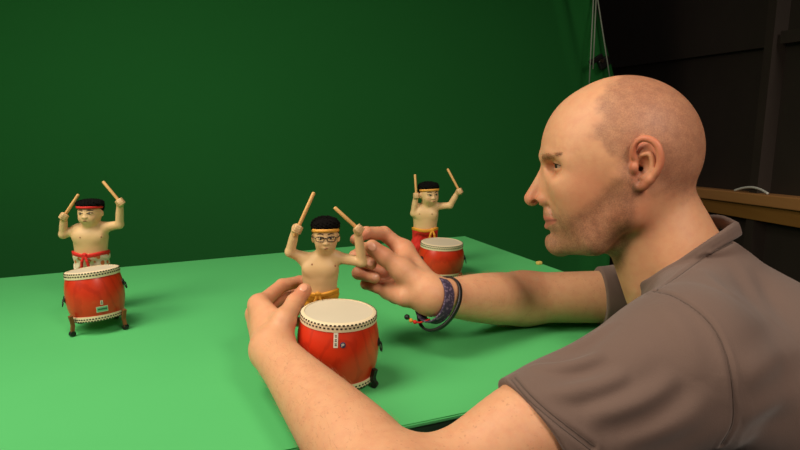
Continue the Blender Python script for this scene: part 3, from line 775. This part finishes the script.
# lips and chin
HD += [E(553, 213, 0, 7, 9, 13, 15, 8)]
HD += CH([(559, 219.2, -21), (552.4, 216.6, -11), (549.2, 216.6, -4), (549.4, 217, 0), (549.2, 216.6, 4), (552.4, 216.6, 11), (559, 219.2, 21)], [2, 3.8, 4.4, 4.4, 4.4, 3.8, 2], 3)
HD += CH([(559, 221.8, -20), (553, 225.2, -10), (549.4, 226.3, 0), (553, 225.2, 10), (559, 221.8, 20)], [2, 4.4, 5.2, 4.4, 2], 2.5)
HD += [C((543.5, 221.2, 0), (550, 220.8, 12), 1.5, 1.5, 1, True), C((550, 220.8, 12), (560, 219.8, 23), 1.5, 1.4, 1, True), C((543.5, 221.2, 0), (550, 220.8, -12), 1.5, 1.5, 1, True), C((550, 220.8, -12), (560, 219.8, -23), 1.5, 1.4, 1, True), C((547.5, 233.5, -9), (547.5, 233.5, 9), 1.8, 1.8, 6, True), C((545, 210, 0), (546, 215, 0), 1.2, 1.4, 3, True)]
# eyelids
EYE = [H(564.5, 165.2, 25 * s) for s in (1, -1)]; ER = 9.6 * MY
for s, e in zip((1, -1), EYE):
    HD.append(sph(e, ER * 1.10, .004))
    # palpebral opening: a wedge carved out of the lid shell
    fdir = unit(FW + LT * .50 * s)
    HD.append(ell(e + fdir * ER * 1.05 - UP * ER * .06, np.stack([fdir, np.cross(UP, fdir), UP]), (ER * .60, ER * .90, ER * .22), .0006, True))
    HD.append(C((552, 159.5, 12 * s), (563, 157.5, 36 * s), 2.6, 3.2, 5))
    HD.append(C((556, 178, 17 * s), (568, 177, 36 * s), 1.2, 1.2, 5, True))
# ear
for s in (1, -1):
    q = lambda x, y, l: (x, y, l * s)
    HD += [E(648, 162, 59 * s, 12.5, 21, 4.5, -12, 4)]
    HD += CH([q(640, 163, 60), q(634, 158, 62), q(633, 149, 64), q(638, 141, 66), q(646, 138.5, 68.5), q(655, 142.5, 71), q(660, 151, 72), q(660.5, 162, 71.5), q(656.5, 172, 70), q(650, 179.5, 67)], [2, 2.8, 3, 3.1, 3.2, 3.4, 3.6, 3.6, 3.6, 3.6], 2)
    HD += CH([q(650, 179.5, 67), q(644, 185.5, 64), q(638.5, 187, 62), q(636, 182, 60)], [4, 4.6, 3.6, 3], 3)
    HD += [E(644, 167, 66 * s, 8, 9.5, 7.5, -15, 2.5, True), E(644, 150, 67.5 * s, 7.5, 6, 4.5, -35, 2, True), C(q(655, 149, 69.5), q(655.5, 168, 69.5), 1.1, 1.2, 1.6, True)]
    HD += CH([q(642, 155, 63.5), q(650, 154, 66.5), q(653, 163, 67), q(650, 173, 66), q(643, 178, 64)], [1.8, 2.6, 2.8, 2.8, 2.6], 2)
    HD += [E(634.5, 168, 62 * s, 4, 5.5, 3.6, 0, 2.5), C(q(640, 168, 60), q(641, 170, 52), 2.6, 2, 1.5, True)]
# neck
NK = [C((650, 190, 0), (672, 250, 0), 37, 42, 16), C((672, 250, 0), (703, 296, 0), 42, 50, 16)]
for s in (-1, 1): NK.append(C((650, 190, 40 * s), (640, 285, 18 * s), 8, 7, 14))
NK += [C((634, 238, 0), (655, 292, 0), 27, 30, 14), E(684, 220, 0, 16, 34, 26, 20, 14)]

# ---- arms. index 0 = his left (near the camera), 1 = his right (far)
SH = [U(683, 366, .645), np.array([.455, .965, TABLE + .052])]
EL = [U(392, 492, .545), U(524, 299, 1.01)]
WR = [U(272.5, 351, .772), U(433, 297, .885)]
def lerp(a, b, t): return a + (b - a) * t
AR = []
s0, e0, w0 = SH[0], EL[0], WR[0]
AR += sp([s0, lerp(s0, e0, .50) + UP * .002, lerp(s0, e0, .78) - UP * .008, e0], [.054, .0485, .0385, .041], .03, 12)
AR += sp([e0, lerp(e0, w0, .22), lerp(e0, w0, .5), lerp(e0, w0, .8), w0], [.042, .0435, .0370, .0290, .0265], .02, 14)
s1, e1, w1 = SH[1], EL[1], WR[1]
AR += sp([s1, lerp(s1, e1, .5), e1 + UP * .002], [.043, .0405, .0385], .02, 12)
AR += sp([e1, lerp(e1, w1, .25), lerp(e1, w1, .55), lerp(e1, w1, .85), w1], [.0385, .0395, .035, .0265, .0245], .02, 14)
NKB = H(703, 285)
AR += [cone(NKB, s0 + UP * .0, .04, .045, .02), cone(NKB, s1, .035, .04, .02), cone(NKB, NKB + (-FW * .2 - UP * .26), .04, .05, .02)]

# ---- hands: palm primitives + finger chains
def hand_near():
    W = WR[0]
    mcp = [U(259, 305, .848), U(255.5, 314, .872), U(257, 324, .888), U(263, 334, .898)]
    palm = []
    for m, r in zip(mcp, (.0125, .0125, .012, .0105)): palm.append(cone(lerp(W, m, .12), m, .0165, r, .012))
    palm.append(cone(U(275, 345, .775), U(269, 322, .830), .013, .013, .012))
    th = [U(275, 350, .770), U(283.5, 322, .786), U(295, 302.5, .828), U(304.5, 290.5, .844)]
    palm.append(cone(th[0], th[1], .0155, .0130, .012))
    palm.append(cone(th[1], mcp[0], .0075, .0095, .012))
    f = [chain([mcp[0], U(282, 285.5, .904), U(300, 281.5, .919), U(314, 281, .916)], [.0108, .0092, .0082, .0072], .003),
         chain([mcp[1], U(282, 297, .923), U(300, 294, .933), U(312, 296, .928)], [.0108, .0094, .0084, .0074], .003),
         chain([mcp[2], U(283, 309, .936), U(299, 307, .944), U(310, 309, .938)], [.0102, .0090, .0080, .0072], .003),
         chain([mcp[3], U(281, 321, .940), U(294, 321, .945), U(303, 323, .940)], [.0092, .0080, .0072, .0066], .003),
         chain([th[1], th[2], th[3]], [.0130, .0112, .0094], .004)]
    nails = [(U(303.8, 287, .834), .0062)]
    return palm, f, nails
def hand_far():
    W = WR[1]
    mcp = [U(404, 250, .932), U(400, 262, .947), U(394, 276, .952), U(386, 289, .942)]
    palm = []
    for m, r in zip(mcp, (.0125, .0125, .012, .011)): palm.append(cone(lerp(W, m, .10), m, .0185, r, .014))
    palm.append(cone(lerp(W, mcp[3], .2), lerp(W, mcp[3], .75) + UP * -.004, .016, .0135, .012))
    th = [U(420, 286, .885), U(402, 270, .885), U(384, 256.5, .879), U(372, 247, .875)]
    palm.append(cone(th[0], th[1], .0185, .0145, .014)); palm.append(cone(th[1], mcp[0], .009, .010, .014))
    palm.append(cone(U(405, 297, .885), U(388, 290, .912), .013, .013, .012))
    f = [chain([mcp[0], U(384, 233.5, .927), U(366, 233, .904), U(355.5, 239.5, .891)], [.0112, .0100, .0088, .0076], .003),
         chain([mcp[1], U(366, 249, .942), U(355, 256.5, .917), U(371, 264, .893)], [.0108, .0096, .0088, .0080], .003),
         chain([mcp[2], U(364, 266, .942), U(358.5, 273, .914), U(374.5, 277.5, .895)], [.0106, .0094, .0090, .0082], .003),
         chain([mcp[3], U(369, 278, .942), U(366, 284, .927), U(376, 288, .912)], [.0098, .0082, .0076, .0070], .003),
         chain([th[1], th[2], th[3]], [.0138, .0118, .0100], .004)]
    nails = [(U(371.5, 246.5, .863), .0064), (U(371, 262.5, .884), .0056), (U(376, 277, .886), .005)]
    return palm, f, nails
HN = [hand_near(), hand_far()]
def hand_sdf(hd, P, c, r):
    palm, fingers, _ = hd
    pb = ev(palm, P, c, r); d = pb
    for f in fingers: d = smin(d, smin(pb, ev(f, P, c, r), .009), .0012)
    return d
def man(P, c, r):
    d = smin(ev(HD, P, c, r), ev(NK, P, c, r), .012)
    a = ev(AR, P, c, r); d = smin(d, a, .02)
    for hd in HN: d = smin(d, hand_sdf(hd, P, c, r), .014)
    return d
allp = HD + NK + AR + [p for hd in HN for p in hd[0] + sum(hd[1], [])]
lo, hi = prims_box(allp)
v, f = surf(man, lo, hi, .0016)
person = obj_np('person', v, f, M['skin'])
tag(person, 'bald man in a grey-brown t-shirt reaching around the nearest drum and figurine', 'person')
# ---- skin masks (stubble, shaved scalp, redness, painted shade): from head-frame pixel coordinates
def sst(a, b, x): t = np.clip((x - a) / (b - a), 0, 1); return t * t * (3 - 2 * t)
ll = (v - HC) @ LT; vm = v - LT * (2 * np.minimum(ll, 0))[:, None]
dc = vm - CAM; dd = dc[:, 1] * CT - dc[:, 2] * ST; yy = -dc[:, 1] * ST - dc[:, 2] * CT
hx = 400 + FPX * dc[:, 0] / dd; hy = 225 + FPX * yy / dd; hl = np.abs(ll) / MY
ishead = (np.abs(hx - 620) < 140) & (hy > 60) & (hy < 300) & (hl < 95)
nz = lambda s: np.sin(v[:, 0] * s + 2 * np.sin(v[:, 2] * s * .7)) * np.sin(v[:, 2] * s * 1.1 + 1.7 * np.sin(v[:, 1] * s * .9))
jit = nz(160) * 3 + nz(420) * 1.5
# shaved scalp: behind a hairline with a receded temple
hair_x = np.interp(hy, [60, 85, 100, 118, 135, 148, 160, 175], [640, 607, 596, 600, 590, 603, 616, 622])
shaved = sst(-6, 9, hx - hair_x + jit) * (1 - sst(178, 205, hy - np.clip(hx - 650, 0, 60) * .15 + jit)) * np.where(hx > 632, 1, 1 - sst(165, 182, hy))
earm = ((hx - 647) / 17) ** 2 + ((hy - 163) / 28) ** 2
shaved *= sst(1.0, 1.3, np.where(hl > 56, earm, 9))
beard_top = np.interp(hx, [520, 540, 552, 566, 580, 600, 615, 630, 640], [206, 207, 208, 214, 210, 194, 178, 166, 168])
beard = 1.25 * sst(-8, 12, hy - beard_top + jit * .5) * (1 - sst(632, 646, hx + (hy - 200) * .25)) * (1 - sst(262, 282, hy)) * sst(528, 540, hx)
lipx = np.clip((hx - 543) / 15, 0, 1)
lip = sst(0, 1.5, hy - (214.5 + 4 * lipx)) * sst(0, 2, (230.5 - 8.5 * lipx) - hy) * (1 - sst(555, 559, hx)) * (hl < 30) * (hx > 535)
mline = np.exp(-((hy - (221.2 - 1.4 * lipx)) / 1.1) ** 2) * (hx < 560) * (hx > 538) * (hl < 30)
beard *= 1 - lip
red = .75 * np.exp(-((earm - .8) / .7) ** 2) * (hl > 57) + .55 * np.exp(-((hx - 530) / 12) ** 2 - ((hy - 198) / 11) ** 2) * (hl < 18) + .3 * np.exp(-((hx - 585) / 25) ** 2 - ((hy - 200) / 18) ** 2)
red = np.maximum(red, .34 * sst(150, 185, hy) * (1 - sst(225, 250, hy)) * sst(556, 580, hx) * (1 - sst(640, 668, hx)))
red = np.maximum(red, .22 * sst(600, 640, hx) * (1 - sst(180, 210, hy)))
red = np.maximum(red, .6 * np.exp(-((hx - 618) / 18) ** 2 - ((hy - 216) / 22) ** 2)) * ishead  # reddish shade below the ear and jaw, painted into the skin colour
handm = .45 * sst(0, .12, .10 - np.abs(v[:, 1] - 1.0)) * (v[:, 0] < .22)
for hd in HN:
    for fc in hd[1]:
        e = fc[-1]; tip = e.c; handm = np.maximum(handm, .8 * np.exp(-((v - tip) ** 2).sum(1) / .016 ** 2))
    c = hd[0][0].c; handm = np.maximum(handm, .5 * np.exp(-((v - hd[1][1][0].c) ** 2).sum(1) / .05 ** 2))
red = np.where(ishead & (hx > 500), red, handm)
nail = np.zeros(len(v))
for hd in HN:
    for c, r in hd[2]: nail = np.maximum(nail, 1 - sst(r * .8, r * 1.15, np.linalg.norm(v - c, axis=1)))
dark = mline * ishead * .9  # shade inside mouth slit, nostrils and ear canal, painted into the skin colour
for s in (1, -1): dark = np.maximum(dark, (1 - sst(2.2, 4.5, np.linalg.norm((v - H(536.5, 202, 8.5 * s)) * np.array([.75, 1, 1.35]), axis=1) / MY)))
dark = np.maximum(dark, .6 * (1 - sst(1.5, 3.2, np.linalg.norm(v - H(641, 170, 57), axis=1) / MY)))
freck = (1 - ishead * .85) * np.minimum(1, .25 + 8 * np.maximum(0, np.minimum(np.linalg.norm(v - HN[0][0][0].c, axis=1), np.linalg.norm(v - HN[1][0][0].c, axis=1)) - .06))
attr(person, 'stubble', beard * ishead); attr(person, 'shaved', shaved * ishead); attr(person, 'red', red); attr(person, 'lip', lip * ishead * .85)
attr(person, 'nail', nail); attr(person, 'dark', dark * .8); attr(person, 'freckle', freck)
def grad(F, p, e=5e-4):
    return unit(np.array([F((p + e * np.eye(3)[i])[None], p, e)[0] - F((p - e * np.eye(3)[i])[None], p, e)[0] for i in range(3)]))
def snap(F, p):
    for _ in range(6):
        d = F(p[None], p, 0.0)[0]; p = p - grad(F, p) * d
    return p
# ---- fingernails
M['nail'] = simple('fingernail', srgb(222, 160, 130), .3, .03)
for hd, tips in zip(HN, ((4,), (4, 1, 2))):
    for (c, r), ti in zip(hd[2], tips):
        p = snap(man, c); nn = grad(man, p); seg = hd[1][ti][-1]; ax = seg.c - hd[1][ti][0].c; ax = unit(ax - nn * (ax @ nn)); sd_ = np.cross(nn, ax)
        blob('fingernail', [ell(p - nn * .0006, np.stack([ax, sd_, nn]), (r * 1.05, r * .82, .0016), .001)], .0006, M['nail'], person)
# ---- eyes
for s, e in zip((1, -1), EYE):
    g = unit(FW + LT * .45 * s - UP * .16)
    fd = unit(FW + LT * .50 * s); sd_ = np.cross(UP, fd); lash = []
    for a in np.linspace(-1.0, 1.0, 14):
        el_ = .19 * math.cos(a * 1.2) - .04; lash.append(e + ER * 1.115 * (fd * math.cos(a) * math.cos(el_) + sd_ * math.sin(a) * math.cos(el_) + UP * math.sin(el_)))
    bm = bmesh.new(); add_tube(bm, lash, .00055, 6); obj('eyelashes', bm, M['iris'], person, smooth=True)
    bm = bmesh.new(); Q = Vector(g).to_track_quat('Z', 'Y').to_matrix()
    add_lathe(bm, [(ER * math.sin(a), ER * math.cos(a)) for a in np.linspace(.03, PI - .03, 24)], 32, e, Q); eo = obj('eyeball', bm, M['eyewhite'], person, smooth=True)
    bm = bmesh.new(); add_lathe(bm, [(ER * 1.012 * math.sin(a), ER * 1.02 * math.cos(a)) for a in np.linspace(.03, .42, 8)], 28, e, Q, cap=True); obj('iris', bm, M['iris'], eo, smooth=True)
# ---- eyebrow hairs
def tri_hairs(segs):
    Vv, Ff = [], []
    for (a, b, c, r) in segs:
        t = unit(c - a); s = unit(np.cross(t, unit(CAM - a) + np.array([.01, .02, .03]))); n2 = np.cross(t, s); b0 = len(Vv)
        for p, rr in ((a, r), (b, r * .8)):
            for k in range(3): an = 2 * PI * k / 3; Vv.append(p + (s * math.cos(an) + n2 * math.sin(an)) * rr)
        Vv.append(c)
        for k in range(3):
            k2 = (k + 1) % 3; Ff += [(b0 + k, b0 + k2, b0 + 3 + k2), (b0 + k, b0 + 3 + k2, b0 + 3 + k), (b0 + 3 + k, b0 + 3 + k2, b0 + 6)]
    return np.array(Vv), np.array(Ff)
bsegs = []
for i in range(190):
    t = .62 * rng.random() ** 1.25; px = float(np.interp(t, [0, .3, .65, 1], [541.5, 549, 561, 574])); py = float(np.interp(t, [0, .3, .65, 1], [157.5, 156.5, 153.5, 156])) + rng.normal(0, 1.7 * (1 - .5 * t))
    p = raycast(lambda P, c, r: ev(HD, P, c, r, 9.), px, py, .4, 1.2)
    if p is None: continue
    nn = grad(man, p); tg = unit(-FW * .8 + UP * rng.normal(.2, .2) + LT * .5); tg = unit(tg - nn * (tg @ nn)); L = .006
    bsegs.append((p - nn * .0004, p + tg * L * .5 + nn * .0008, p + tg * L + nn * .0004, .00013))
mir = lambda p: p - LT * 2 * ((p - HC) @ LT)
for s in (1, -1):
    vv, ff = tri_hairs([q if s == 1 else (mir(q[0]), mir(q[1]), mir(q[2]), q[3]) for q in bsegs]); obj_np('eyebrow', vv, ff, M['brow'], person)
# ---- arm hair
segs = []
def arm_hair(a, b, num, tilt):
    for i in range(num):
        t = rng.random(); c = lerp(a, b, t); an = rng.random() * 2 * PI
        ax = unit(b - a); s = unit(np.cross(ax, UP)); n2 = np.cross(s, ax); dirn = s * math.cos(an) + n2 * math.sin(an)
        p = c + dirn * .045; p = snap(man, p); 
        if np.linalg.norm(p - c) > .07 or p[2] < TABLE + .006: continue
        nn = grad(man, p); tg = unit(ax * .8 + rng.normal(0, .35, 3)); tg = unit(tg - nn * (tg @ nn)); L = .011 * rng.uniform(.6, 1.2)
        segs.append((p - nn * .0004, p + tg * L * .5 + nn * .0022, p + tg * L + nn * .0035, .00008))
arm_hair(lerp(EL[0], WR[0], .1), lerp(EL[0], WR[0], .9), 450, 0); arm_hair(lerp(EL[1], WR[1], .0), lerp(EL[1], WR[1], .95), 900, 0)
vv, ff = tri_hairs(segs); ah = obj_np('arm_hair', vv, ff, M['armhair'], person); ah['kind'] = 'stuff'

# ---- t-shirt
SPN = unit(-FW * .74 - UP * .62 - LT * .05)       # spine, neck to hips
TF = unit(np.cross(SPN, LT)); TF = TF if TF[2] < 0 else -TF      # chest direction
TL = np.cross(TF, SPN); Rto = np.stack([SPN, TF, TL])
TB = H(712, 292) + TF * .030
sm = (SH[0] + SH[1]) / 2
def shirt_base():
    Q = []
    Q.append(ell(TB + SPN * .15 , Rto, (.22, .115, .18), .03))
    Q.append(ell(TB + SPN * .36 + TF * .005, Rto, (.22, .115, .17), .05))
    Q.append(cone(H(698, 272), TB + SPN * .1, .050, .095, .03))
    Q.append(cone(H(702, 286), SH[0] + UP * .006, .050, .062, .03)); Q.append(cone(H(702, 286), SH[1], .048, .058, .03))
    for s in SH: Q.append(cone(s, TB + SPN * .16 + (s - sm) * .3, .066, .09, .04))
    s, e = SH[0], EL[0]; Q.append(cone(s, lerp(s, e, .66), .072, .0495, .02)); Q.append(cone(s - UP * .02, lerp(s, e, .66) - UP * .014, .066, .051, .02))
    s, e = SH[1], EL[1]; Q.append(cone(s, lerp(s, e, .8), .056, .0430, .02))
    return Q
SB = shirt_base()
arm_ax = unit(EL[0] - SH[0]); arm_ax1 = unit(EL[1] - SH[1])
HEM = [(lerp(SH[0], EL[0], .552), unit(arm_ax - UP * .30)), (U(600, 288, 1.0), arm_ax1)]
# collar ring
CR = [H(739, 233, 0), H(728, 240, 32), H(706, 254, 49), H(678, 273, 49), H(652, 289, 38), H(636, 293, 12), H(634, 293, -12), H(650, 286, -36), H(680, 268, -46), H(708, 248, -44), H(728, 237, -28)]
CRs = spline(CR + [CR[0]], 4)
CUP = unit(H(652, 190) - H(676, 250)) * .0055
COLL = poly(CRs, [.0036] * len(CRs), .002) + poly([p + CUP for p in CRs], [.0042] * len(CRs), .003) + poly([p + CUP * 1.9 for p in CRs], [.0040] * len(CRs), .003)
COLH = [cone(H(676, 250), H(706, 296), .0585, .06, .004, True)]
FOLD = []
def shirt0(P, c, r, far=.08):
    d = ev(SB, P, c, r, far)
    for (h, n), s in zip(HEM, (SH[0], SH[1])):
        near = np.linalg.norm(P - lerp(s, h, 1.0), axis=1) < .16
        d = np.where(near, smax(d, (P - h) @ n, .003), d)
    d = smin(d, ev(COLL, P, c, r, far), .004)
    return d
def poly3(pts, n=4, F=shirt0):
    out = []
    for p in spline([np.array(q, float) for q in pts], n):
        h = raycast(lambda P, c, r: F(P, c, r, 9.), p[0], p[1], .3, 1.3)
        if h is not None: out.append(h)
    return out
folds = [([(540, 352), (560, 350), (585, 340), (612, 322)], .0032, .0065), ([(530, 366), (555, 366), (580, 362), (605, 352)], .0032, .006), ([(535, 392), (565, 392), (600, 385), (630, 372)], .0034, .0075),
         ([(585, 415), (620, 410), (655, 395), (680, 372)], .0032, .009), ([(620, 440), (655, 432), (690, 415), (712, 390)], .0024, .012), ([(655, 300), (668, 312), (690, 345), (700, 380)], .0018, .010),
         ([(740, 262), (755, 290), (770, 320)], .0018, .012), ([(745, 380), (770, 365), (798, 345)], .0024, .014), ([(742, 420), (770, 405), (798, 392)], .0024, .014), ([(700, 268), (715, 285), (742, 300)], .0018, .011), ([(560, 378), (590, 372), (615, 362)], -.0016, .008), ([(600, 430), (640, 418), (672, 400)], -.0016, .010),
         ([(598, 275), (606, 284), (612, 296)], .0018, .006), ([(607, 271), (615, 280), (622, 292)], .0018, .006), ([(618, 268), (628, 277), (634, 286)], .0018, .006)]
FP = []
for pts, amp, w in folds:
    q = poly3(pts, 6)
    if len(q) > 1: FP.append((np.array(q), amp, w))
def pdist(P, L, par=False):
    best = np.full(len(P), 9.); tt = np.zeros(len(P)); n = len(L) - 1
    for q, (a, b) in enumerate(zip(L, L[1:])):
        ab = b - a; t = np.clip((P - a) @ ab / (ab @ ab + 1e-12), 0, 1); d = np.linalg.norm(P - a - t[:, None] * ab, axis=1)
        m = d < best; best = np.where(m, d, best); tt = np.where(m, (q + t) / n, tt)
    return (best, tt) if par else best
def shirtF(P, c, r, far=.08):
    d = shirt0(P, c, r, far)
    m = np.abs(d) < .03
    if m.any():
        Q = P[m]; o = np.zeros(len(Q))
        for L, amp, w in FP:
            if np.linalg.norm(L - c, axis=1).min() > r + 3 * w: continue
            ds, tp = pdist(Q, L, True); o -= (amp * np.exp(-(ds / w) ** 2) - amp * .6 * np.exp(-((ds - 1.7 * w) / w) ** 2)) * np.sin(PI * np.clip(tp, 0, 1)) ** .8 * 1.1
        o += .0016 * np.sin(Q[:, 0] * 38 + 2 * np.sin(Q[:, 2] * 30)) * np.sin(Q[:, 2] * 42 + Q[:, 1] * 26)
        fade = np.ones(len(Q))
        for h, n in HEM: fade = np.minimum(fade, np.where(np.linalg.norm(Q - h, axis=1) < .16, np.clip(np.abs((Q - h) @ n) / .03, .12, 1), 1))
        d = d.copy(); d[m] += o * fade
    return d
seams = [poly3([(653, 291), (672, 295), (694, 308), (711, 324), (723, 345), (731, 373), (734, 400), (733, 425), (722, 445)], 4, shirtF),      # armhole
         poly3([(512, 379), (530, 399), (555, 421), (592, 450)], 4, shirtF) , poly3([(514, 376.5), (532, 396.5), (557, 418.5), (594, 447)], 4, shirtF),           # hem stitching
         poly3([(737, 241), (725, 246), (700, 260), (676, 277), (655, 291)], 4, shirtF)]                                                  # collar seam
SP_ = [np.array(q) for q in seams if len(q) > 1]
def shirt(P, c, r):
    d = shirtF(P, c, r)
    m = np.abs(d) < .015
    if m.any():
        Q = P[m]; o = np.zeros(len(Q))
        for L in SP_:
            if np.linalg.norm(L - c, axis=1).min() > r + .02: continue
            x = pdist(Q, L); o += .0016 * np.exp(-(x / .0022) ** 2) - .0007 * np.exp(-((x - .005) / .003) ** 2)
        d = d.copy(); d[m] += o
    return d
lo, hi = prims_box(SB, .02)
v2, f2 = surf(shirt, lo, hi, .0023)
TV, TF4, nb = [], [], len(v2)
for L in SP_:
    L = np.array(spline(list(L), 3)); rings = []
    for q in range(len(L)):
        t = unit(L[min(q + 1, len(L) - 1)] - L[max(q - 1, 0)]); p = snap(shirt, L[q]); nn = grad(shirt, p); w_ = np.cross(t, nn); rings.append(nb + len(TV))
        for k in range(5): an = 2 * PI * k / 5; TV.append(p + nn * .0001 + (nn * math.sin(an) * .6 + w_ * math.cos(an)) * .0007)
    for q in range(len(L) - 1):
        for k in range(5): TF4.append((rings[q] + k, rings[q] + (k + 1) % 5, rings[q + 1] + (k + 1) % 5, rings[q + 1] + k))
v3 = np.concatenate([v2, np.array(TV)]); f3 = np.concatenate([f2, np.array(TF4)])
sh_o = obj_np('t_shirt', v3, f3, M['shirt'], person)
sv = np.zeros(len(v3))
for L in SP_: sv = np.maximum(sv, .5 * np.exp(-(pdist(v3, L) / .0022) ** 2))
sv[len(v2):] = 1
attr(sh_o, 'seam', sv)

# ---- trousers, legs and shoes (below the table, out of the picture)
hip = TB + SPN * .50; fxy = unit(np.array([FW[0], FW[1], 0])); lxy = unit(np.array([LT[0], LT[1], 0]))
hip = np.array([hip[0], hip[1], max(hip[2], .50)])
TQ = [ell(hip, np.stack([fxy, lxy, UP]), (.15, .18, .13), .03)]
SQ = []
for s in (-1, 1):
    hj = hip + lxy * s * .09 - UP * .02; kn = hj + fxy * .36 + lxy * s * .05 - UP * .03; an = np.array([kn[0] - fxy[0] * .05, kn[1] - fxy[1] * .05, .10])
    TQ += chain([hj, kn, an], [.085, .062, .05], .02)
    SQ.append([ell(np.array([an[0], an[1], .038]) + fxy * .06, np.stack([fxy, lxy, UP]), (.14, .05, .036), .01), cone(np.array([an[0], an[1], .04]), an + UP * .01, .04, .04, .02)])
blob('trousers', TQ, .008, M['pants'], person)
for q in SQ: blob('shoe', q, .006, M['shoe'], person)

# ---- wristbands on his right wrist
def loop(c, ax, ra, rb, up, wid, th, name, m, n=56, par=person, sag=0.0):
    ax = unit(ax); u = unit(up - ax * (up @ ax)); w = np.cross(ax, u); bm = bmesh.new(); rings = []
    for k in range(n):
        a = 2 * PI * k / n; o = u * math.cos(a) * ra + w * math.sin(a) * rb; nn = unit(u * math.cos(a) / ra + w * math.sin(a) / rb)
        p = c + o + ax * sag * (1 - math.cos(a)) * .5
        rings.append([bm.verts.new(p + ax * x * wid + nn * y * th) for x, y in ((-.5, -.5), (-.5, .3), (-.38, .5), (.38, .5), (.5, .3), (.5, -.5))])
    for k in range(n):
        for j in range(6): bm.faces.new((rings[k][j], rings[k][(j + 1) % 6], rings[(k + 1) % n][(j + 1) % 6], rings[(k + 1) % n][j]))
    return obj(name, bm, m, par, smooth=True)
axr = unit(WR[1] - EL[1]); wb = lerp(EL[1], WR[1], .99)
b1 = loop(wb - UP * .004, unit(axr + UP * .15), .0312, .0288, UP, .018, .0022, 'wristband', M['band_purple']); b1['label'] = 'woven purple wristband'
b2 = loop(lerp(EL[1], WR[1], .93) - UP * .010, unit(axr + UP * .42), .040, .034, UP, .006, .003, 'bracelet', M['black'], sag=.004); b2['label'] = 'thin dark loop bracelet'
for q, m_ in ((U(407, 317, .885), 'black'), (U(411, 320.5, .884), 'gold'), (U(415, 322, .884), 'red')):
    bm = bmesh.new(); bmesh.ops.create_icosphere(bm, subdivisions=2, radius=.004 if m_ == 'black' else .003, matrix=Matrix.Translation(Vector(q))); obj('bead', bm, M[m_], b2, smooth=True)
bm = bmesh.new(); add_tube(bm, spline([U(407, 317, .885), U(415, 322, .884), U(422, 322, .884), U(430, 319, .884)]), .0013, 6); obj('thread', bm, M['red'], b2, smooth=True)

# ================================================================== LIGHT
def area(name, loc, tgt, size, power, col, spread=PI):
    l = bpy.data.lights.new(name, 'AREA'); l.shape = 'DISK'; l.size = size; l.energy = power; l.color = col; l.spread = spread
    o = bpy.data.objects.new(name, l); COL.objects.link(o); o.location = loc
    o.rotation_euler = (Vector(tgt) - Vector(loc)).to_track_quat('-Z', 'Y').to_euler(); return o
area('key_lamp', (-1.25, .15, 1.80), (.1, .85, .8), .75, 7.0, (1, .87, .68), math.radians(120))
area('top_lamp', (-.70, .55, 2.25), (-.3, .75, .75), .7, 6.6, (1, .91, .76), math.radians(110))
area('side_lamp', (.95, -.60, 2.30), (.62, .75, .95), .7, 6.5, (1, .86, .72), math.radians(75))
w = bpy.data.worlds.new('world'); SC.world = w; w.use_nodes = True
bg = w.node_tree.nodes['Background']; bg.inputs[0].default_value = (1, .9, .8, 1); bg.inputs[1].default_value = .085
SC.view_settings.view_transform = 'Standard'; SC.view_settings.look = 'None'; SC.view_settings.exposure = 0; SC.view_settings.gamma = 1
SC.view_settings.use_curve_mapping = False
